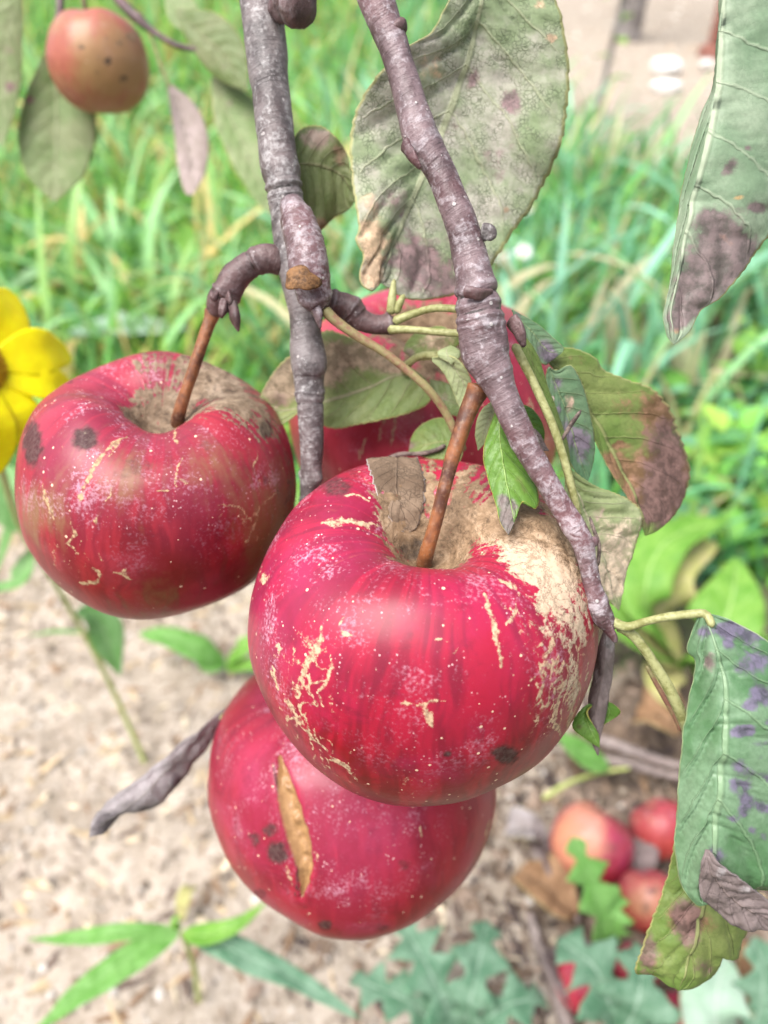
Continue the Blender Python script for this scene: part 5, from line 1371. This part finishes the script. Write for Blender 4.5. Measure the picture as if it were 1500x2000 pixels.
LM_WPALE = leaf_mat('silver_leaf', (0.34, 0.50, 0.36), (0.44, 0.58, 0.46), (0.5, 0.6, 0.5), retic=.1, trans=.25)


def weed(name, label, base, leaves, stem_to=None, cat='weed'):
    """leaves: (list of (px,py,h), width, material, shape)"""
    b = H(*base)
    r = thing(name, label, cat, b)
    for i, (pts, w, m_, sh) in enumerate(leaves):
        plant_leaf(r, [H(*p) for p in pts], w, m_, sh, seed=int(base[0]) + i * 3, nv=90 if sh == 'lobed' else 44, nu=6, fold=.15, wav=.0012, nveins=6)
    if stem_to:
        tubew('stem', [list(b + [0, 0, -.01]) + [.002], list((b + H(*stem_to)) / 2 + [.003, 0, 0]) + [.002], list(H(*stem_to)) + [.0018]], M_WSTEM, r, step=.003, nseg=10)
    return r


weed('lance_leaved_weed', 'young weed with four narrow pointed leaves on the bare sand', (385, 1950), [
    ([(350, 1818, .12), (250, 1822, .125), (150, 1832, .12), (55, 1836, .11)], .013, LM_LANCE, 'lance'), ([(350, 1822, .12), (260, 1868, .125), (160, 1940, .125), (60, 2020, .12)], .022, LM_LANCE, 'lance'),
    ([(356, 1822, .12), (410, 1825, .13), (465, 1805, .135), (520, 1762, .135)], .015, LM_WEED, 'lance'), ([(360, 1822, .12), (460, 1858, .12), (580, 1915, .11), (705, 1992, .10)], .019, LM_TEAL, 'lance'),
    ([(350, 1818, .12), (345, 1800, .13), (352, 1790, .14)], .008, LM_WEED, 'lance')], (355, 1820, .118))
weed('sow_thistle', 'blue-green sow-thistle rosette with deeply lobed leaves under the lowest apple', (900, 2080), [
    ([(900, 2030, .03), (860, 1940, .06), (820, 1860, .07), (785, 1800, .06)], .044, LM_TEAL, 'lobed'), ([(905, 2020, .03), (925, 1930, .07), (940, 1860, .07), (950, 1800, .06)], .038, LM_TEAL, 'lobed'),
    ([(890, 2030, .03), (800, 1960, .05), (740, 1930, .05), (690, 1910, .04)], .036, LM_TEAL, 'lobed'), ([(910, 2030, .03), (980, 1970, .06), (1040, 1950, .06), (1060, 1945, .05)], .034, LM_TEAL, 'lobed')])
weed('sow_thistle', 'toothed green sow-thistle growing among the fallen apples', (1195, 2060), [
    ([(1200, 2050, .03), (1190, 1960, .07), (1160, 1890, .08), (1090, 1835, .075)], .050, LM_TEAL, 'lobed'), ([(1200, 2050, .03), (1245, 1960, .08), (1250, 1880, .085), (1240, 1840, .08)], .046, LM_TEAL, 'lobed'),
    ([(1185, 1860, .05), (1175, 1790, .08), (1150, 1710, .10), (1118, 1635, .11)], .034, LM_LANCE, 'lobed'), ([(1190, 1850, .05), (1200, 1790, .075), (1205, 1740, .08)], .026, LM_LANCE, 'lobed'),
    ([(1205, 2050, .03), (1260, 2000, .06), (1310, 1990, .06)], .036, LM_TEAL, 'lobed')])
weed('broad_leaved_weed', 'pale broad weed leaves at the bottom edge under the mottled leaf', (1440, 2080), [
    ([(1430, 2070, .03), (1400, 2000, .06), (1400, 1940, .07), (1420, 1870, .07)], .05, LM_WPALE, 'oval'), ([(1440, 2070, .03), (1480, 1980, .06), (1490, 1900, .08), (1475, 1830, .09)], .035, LM_TEAL, 'lobed')])
weed('dock_plant', 'bright green dock with one yellowing leaf at the grass edge beside the branch tip', (1330, 1310), [
    ([(1330, 1300, .02), (1270, 1200, .07), (1290, 1110, .10), (1400, 1060, .11)], .085, LM_YEL, 'oval'), ([(1340, 1300, .02), (1400, 1240, .08), (1430, 1170, .10), (1440, 1090, .11)], .065, LM_WEED, 'oval'),
    ([(1320, 1290, .02), (1260, 1180, .10), (1300, 1060, .13), (1430, 1010, .13)], .05, LM_WEED, 'oval'), ([(1320, 1290, .02), (1240, 1240, .07), (1190, 1170, .09), (1200, 1090, .1)], .045, LM_WEED, 'oval'),
    ([(1350, 1300, .02), (1430, 1280, .05), (1500, 1240, .06)], .05, LM_WEED, 'oval'), ([(1320, 1300, .01), (1290, 1330, .03), (1320, 1390, .03)], .04, LM_YEL, 'oval')])
weed('broad_leaved_weed', 'weed with one pale silvery leaf lying flat behind the brownish apple', (230, 760), [
    ([(125, 655, .10), (200, 640, .12), (290, 640, .12), (370, 640, .11)], .068, LM_WPALE, 'oval'), ([(240, 750, .02), (170, 680, .09), (130, 640, .11)], .010, LM_WPALE, 'lance'), ([(240, 750, .02), (330, 700, .06), (400, 700, .06)], .05, LM_WEED, 'oval')])
weed('broad_leaved_weed', 'upright bright green weed leaves beside the spur, one turned orange', (440, 690), [
    ([(420, 680, .02), (385, 580, .08), (368, 500, .13), (362, 435, .16)], .055, LM_WEED, 'oval'), ([(440, 680, .02), (440, 580, .08), (438, 510, .12), (432, 445, .15)], .06, LM_WEED, 'oval'), ([(450, 680, .02), (490, 570, .09), (510, 500, .12), (520, 455, .14)], .05, LM_WEED, 'oval'),
    ([(430, 680, .02), (400, 580, .07), (340, 530, .09), (262, 512, .09)], .06, LM_ORNG, 'oval')])
weed('broad_leaved_weed', 'small weed with flat toothed leaves on the sand below the brownish apple', (440, 1300), [
    ([(440, 1295, .01), (390, 1270, .03), (330, 1245, .04), (272, 1238, .04)], .032, LM_LANCE, 'oval'), ([(442, 1295, .01), (470, 1270, .03), (500, 1240, .04)], .026, LM_WEED, 'oval'), ([(436, 1295, .01), (410, 1300, .02), (380, 1285, .03)], .02, LM_LANCE, 'oval'), ([(445, 1300, .01), (490, 1300, .03), (520, 1290, .03)], .022, LM_WEED, 'oval')])
weed('broad_leaved_weed', 'single bright green weed shoot in the grass at the side edge below the long leaf', (1480, 800), [
    ([(1480, 790, .02), (1465, 730, .07), (1455, 680, .11), (1470, 640, .13)], .05, LM_WEED, 'oval'), ([(1480, 790, .02), (1500, 720, .08), (1520, 670, .1)], .05, LM_WEED, 'oval')])
weed('broad_leaved_weed', 'pale green leaf lying on dark soil just below the front apple', (1180, 1520), [
    ([(1190, 1500, .01), (1150, 1480, .02), (1110, 1450, .03), (1080, 1420, .03)], .03, LM_LANCE, 'lance')])

M_WPET = plain_mat('white_petal', (0.78, 0.78, 0.76), (0.85, 0.85, 0.84), 100, 0.6, .2)
for lab, x, y, h, s in (('white daisy in the grass just below the big leaf', 1022, 492, .16, .016), ('white daisy half hidden by the lower edge of the big leaf', 985, 505, .15, .014), ('smaller white daisy above the other two by the leaf margin', 1026, 412, .16, .012)):
    c = H(x, y, h)
    gd = np.array([c[0], c[1] + .02, 0])
    r = thing('daisy', lab, 'flower', gd, 'white daisies in the grass')
    tubew('stem', [list(gd) + [.001], list((gd + c) / 2 + [.004, 0, 0]) + [.001], list(c) + [.001]], M_WSTEM, r, step=.006, nseg=8)
    nn = np.array([0, -.5, .85])
    e1 = np.array([1.0, 0, 0])
    e2 = np.cross(nn, e1)
    for i in range(10):
        a = i * .628
        d = math.cos(a) * e1 + math.sin(a) * e2
        plant_leaf(r, [c + d * .002, c + d * s * .5 + nn * .001, c + d * s], s * .5, M_WPET, 'petal', up=nn, name='petal', seed=i, nv=10, nu=2, quilt=0, wav=.0002)
    u = np.linspace(0, 1, 6)[:, None]
    t = np.linspace(0, 2 * np.pi, 14, endpoint=False)[None, :]
    mesh_obj('disc', (c + (u * .005 * np.cos(t))[..., None] * e1 + (u * .005 * np.sin(t))[..., None] * e2 + (.003 * (1 - u * u) + 0 * t)[..., None] * nn).reshape(-1, 3), grid_faces(6, 14, True), M_DISC, r)

# ------------------------------------------------------------------ dry sticks and leaf litter around the hollow
M_STICK = bark_mat('stick_grey', (0.13, 0.10, 0.09), (0.26, 0.21, 0.19), (0.40, 0.36, 0.35), (0.18, 0.12, 0.10), .3, .5)
for i, (lab, pts, r) in enumerate((
        ('grey stick lying on the sand below the fallen apples', [(1110, 2010), (1075, 1900), (1050, 1840), (1035, 1780)], .006),
        ('dark stick lying across the hollow behind the fallen apples', [(1160, 1440), (1230, 1465), (1300, 1490), (1370, 1500)], .006),
        ('grey stick parallel to the dark one at the hollow edge', [(1150, 1480), (1220, 1490), (1290, 1510), (1340, 1520)], .005),
        ('thin pale straw leaning over the soil near the lowest apple', [(1060, 1560), (1110, 1530), (1170, 1510), (1230, 1500)], .0025),
        ('purplish dry stem beside the pale-cheeked fallen apple', [(1045, 1660), (1075, 1720), (1115, 1780), (1130, 1800)], .005))):
    w = [list(H(x, y, .006 + .006 * (k % 2))) + [r * (1 - .12 * k)] for k, (x, y) in enumerate(pts)]
    V, F, s_, rm = tube_geo(np.array(w), step=.002, nseg=14, noise=.16, seed=60 + i)
    tag(mesh_obj('stick', V, F, M_STICK if i != 3 else M_WSTEM, None, {'ring': rm}), lab, 'stick', 'dry sticks on the ground')
LM_LIT = leaf_mat('litter_leaf', (0.22, 0.12, 0.06), (0.34, 0.20, 0.11), (0.3, 0.2, 0.12), pa=(.1, .06, .05), retic=.4, trans=.1, gloss=.8)
LM_LITG = leaf_mat('litter_leaf_grey', (0.24, 0.20, 0.19), (0.38, 0.34, 0.34), (0.3, 0.27, 0.25), retic=.3, trans=.1, gloss=.8)
for i, (lab, a, b_, w, m_) in enumerate((
        ('curled orange-brown dead leaf on the sand beside the fallen apples', (1015, 1705), (1125, 1800), .038, LM_LIT),
        ('purple-brown dead leaf tucked against the pale-cheeked fallen apple', (1050, 1640), (1110, 1750), .03, LM_DEAD),
        ('bleached grey dead leaf close to the lowest hanging apple', (990, 1620), (1060, 1640), .03, LM_LITG),
        ('dark dead leaf between the fallen apples', (1215, 1640), (1250, 1720), .035, LM_DEAD),
        ('brown dead leaf in the shade of the hollow', (1240, 1400), (1330, 1430), .05, LM_LIT),
        ('dark brown dead leaf beside the grey stick at the bottom', (1085, 1850), (1150, 1990), .04, LM_DEAD),
        ('rusty dead leaf at the corner beneath the pale weed', (1490, 1870), (1460, 1970), .04, LM_LIT),
        ('pale dry leaf standing on the sand below the split apple', (355, 1800), (385, 1730), .012, LM_YEL))):
    p0, p1 = H(*a, .006), H(*b_, .010)
    o = plant_leaf(None, [p0, (p0 + p1) / 2 + [0, 0, .014], p1], w, m_, 'oval', name='dry_leaf', seed=90 + i, nv=50, nu=6, fold=.55, wav=.003)
    tag(o, lab, 'dead leaf', 'dead leaves littering the ground')
LIT = np.random.default_rng(91)
litter_w = lambda q: np.clip(np.exp(-(((q[:, 0] - H(1230, 1650)[0]) / .20) ** 2 + ((q[:, 1] - H(1230, 1650)[1]) / .20) ** 2)), 0, 1)
pebble_stuff('litter', 'dark crumbs of rotting leaves and bark around the fallen apples', 3500, (-0.1, 0.75, 0.1, 0.9, litter_w), (0.0015, 0.006), [(0.10, 0.07, 0.05), (0.20, 0.14, 0.10), (0.30, 0.22, 0.17), (0.07, 0.05, 0.045)], M_COL, LIT, 0.4, 2.5)
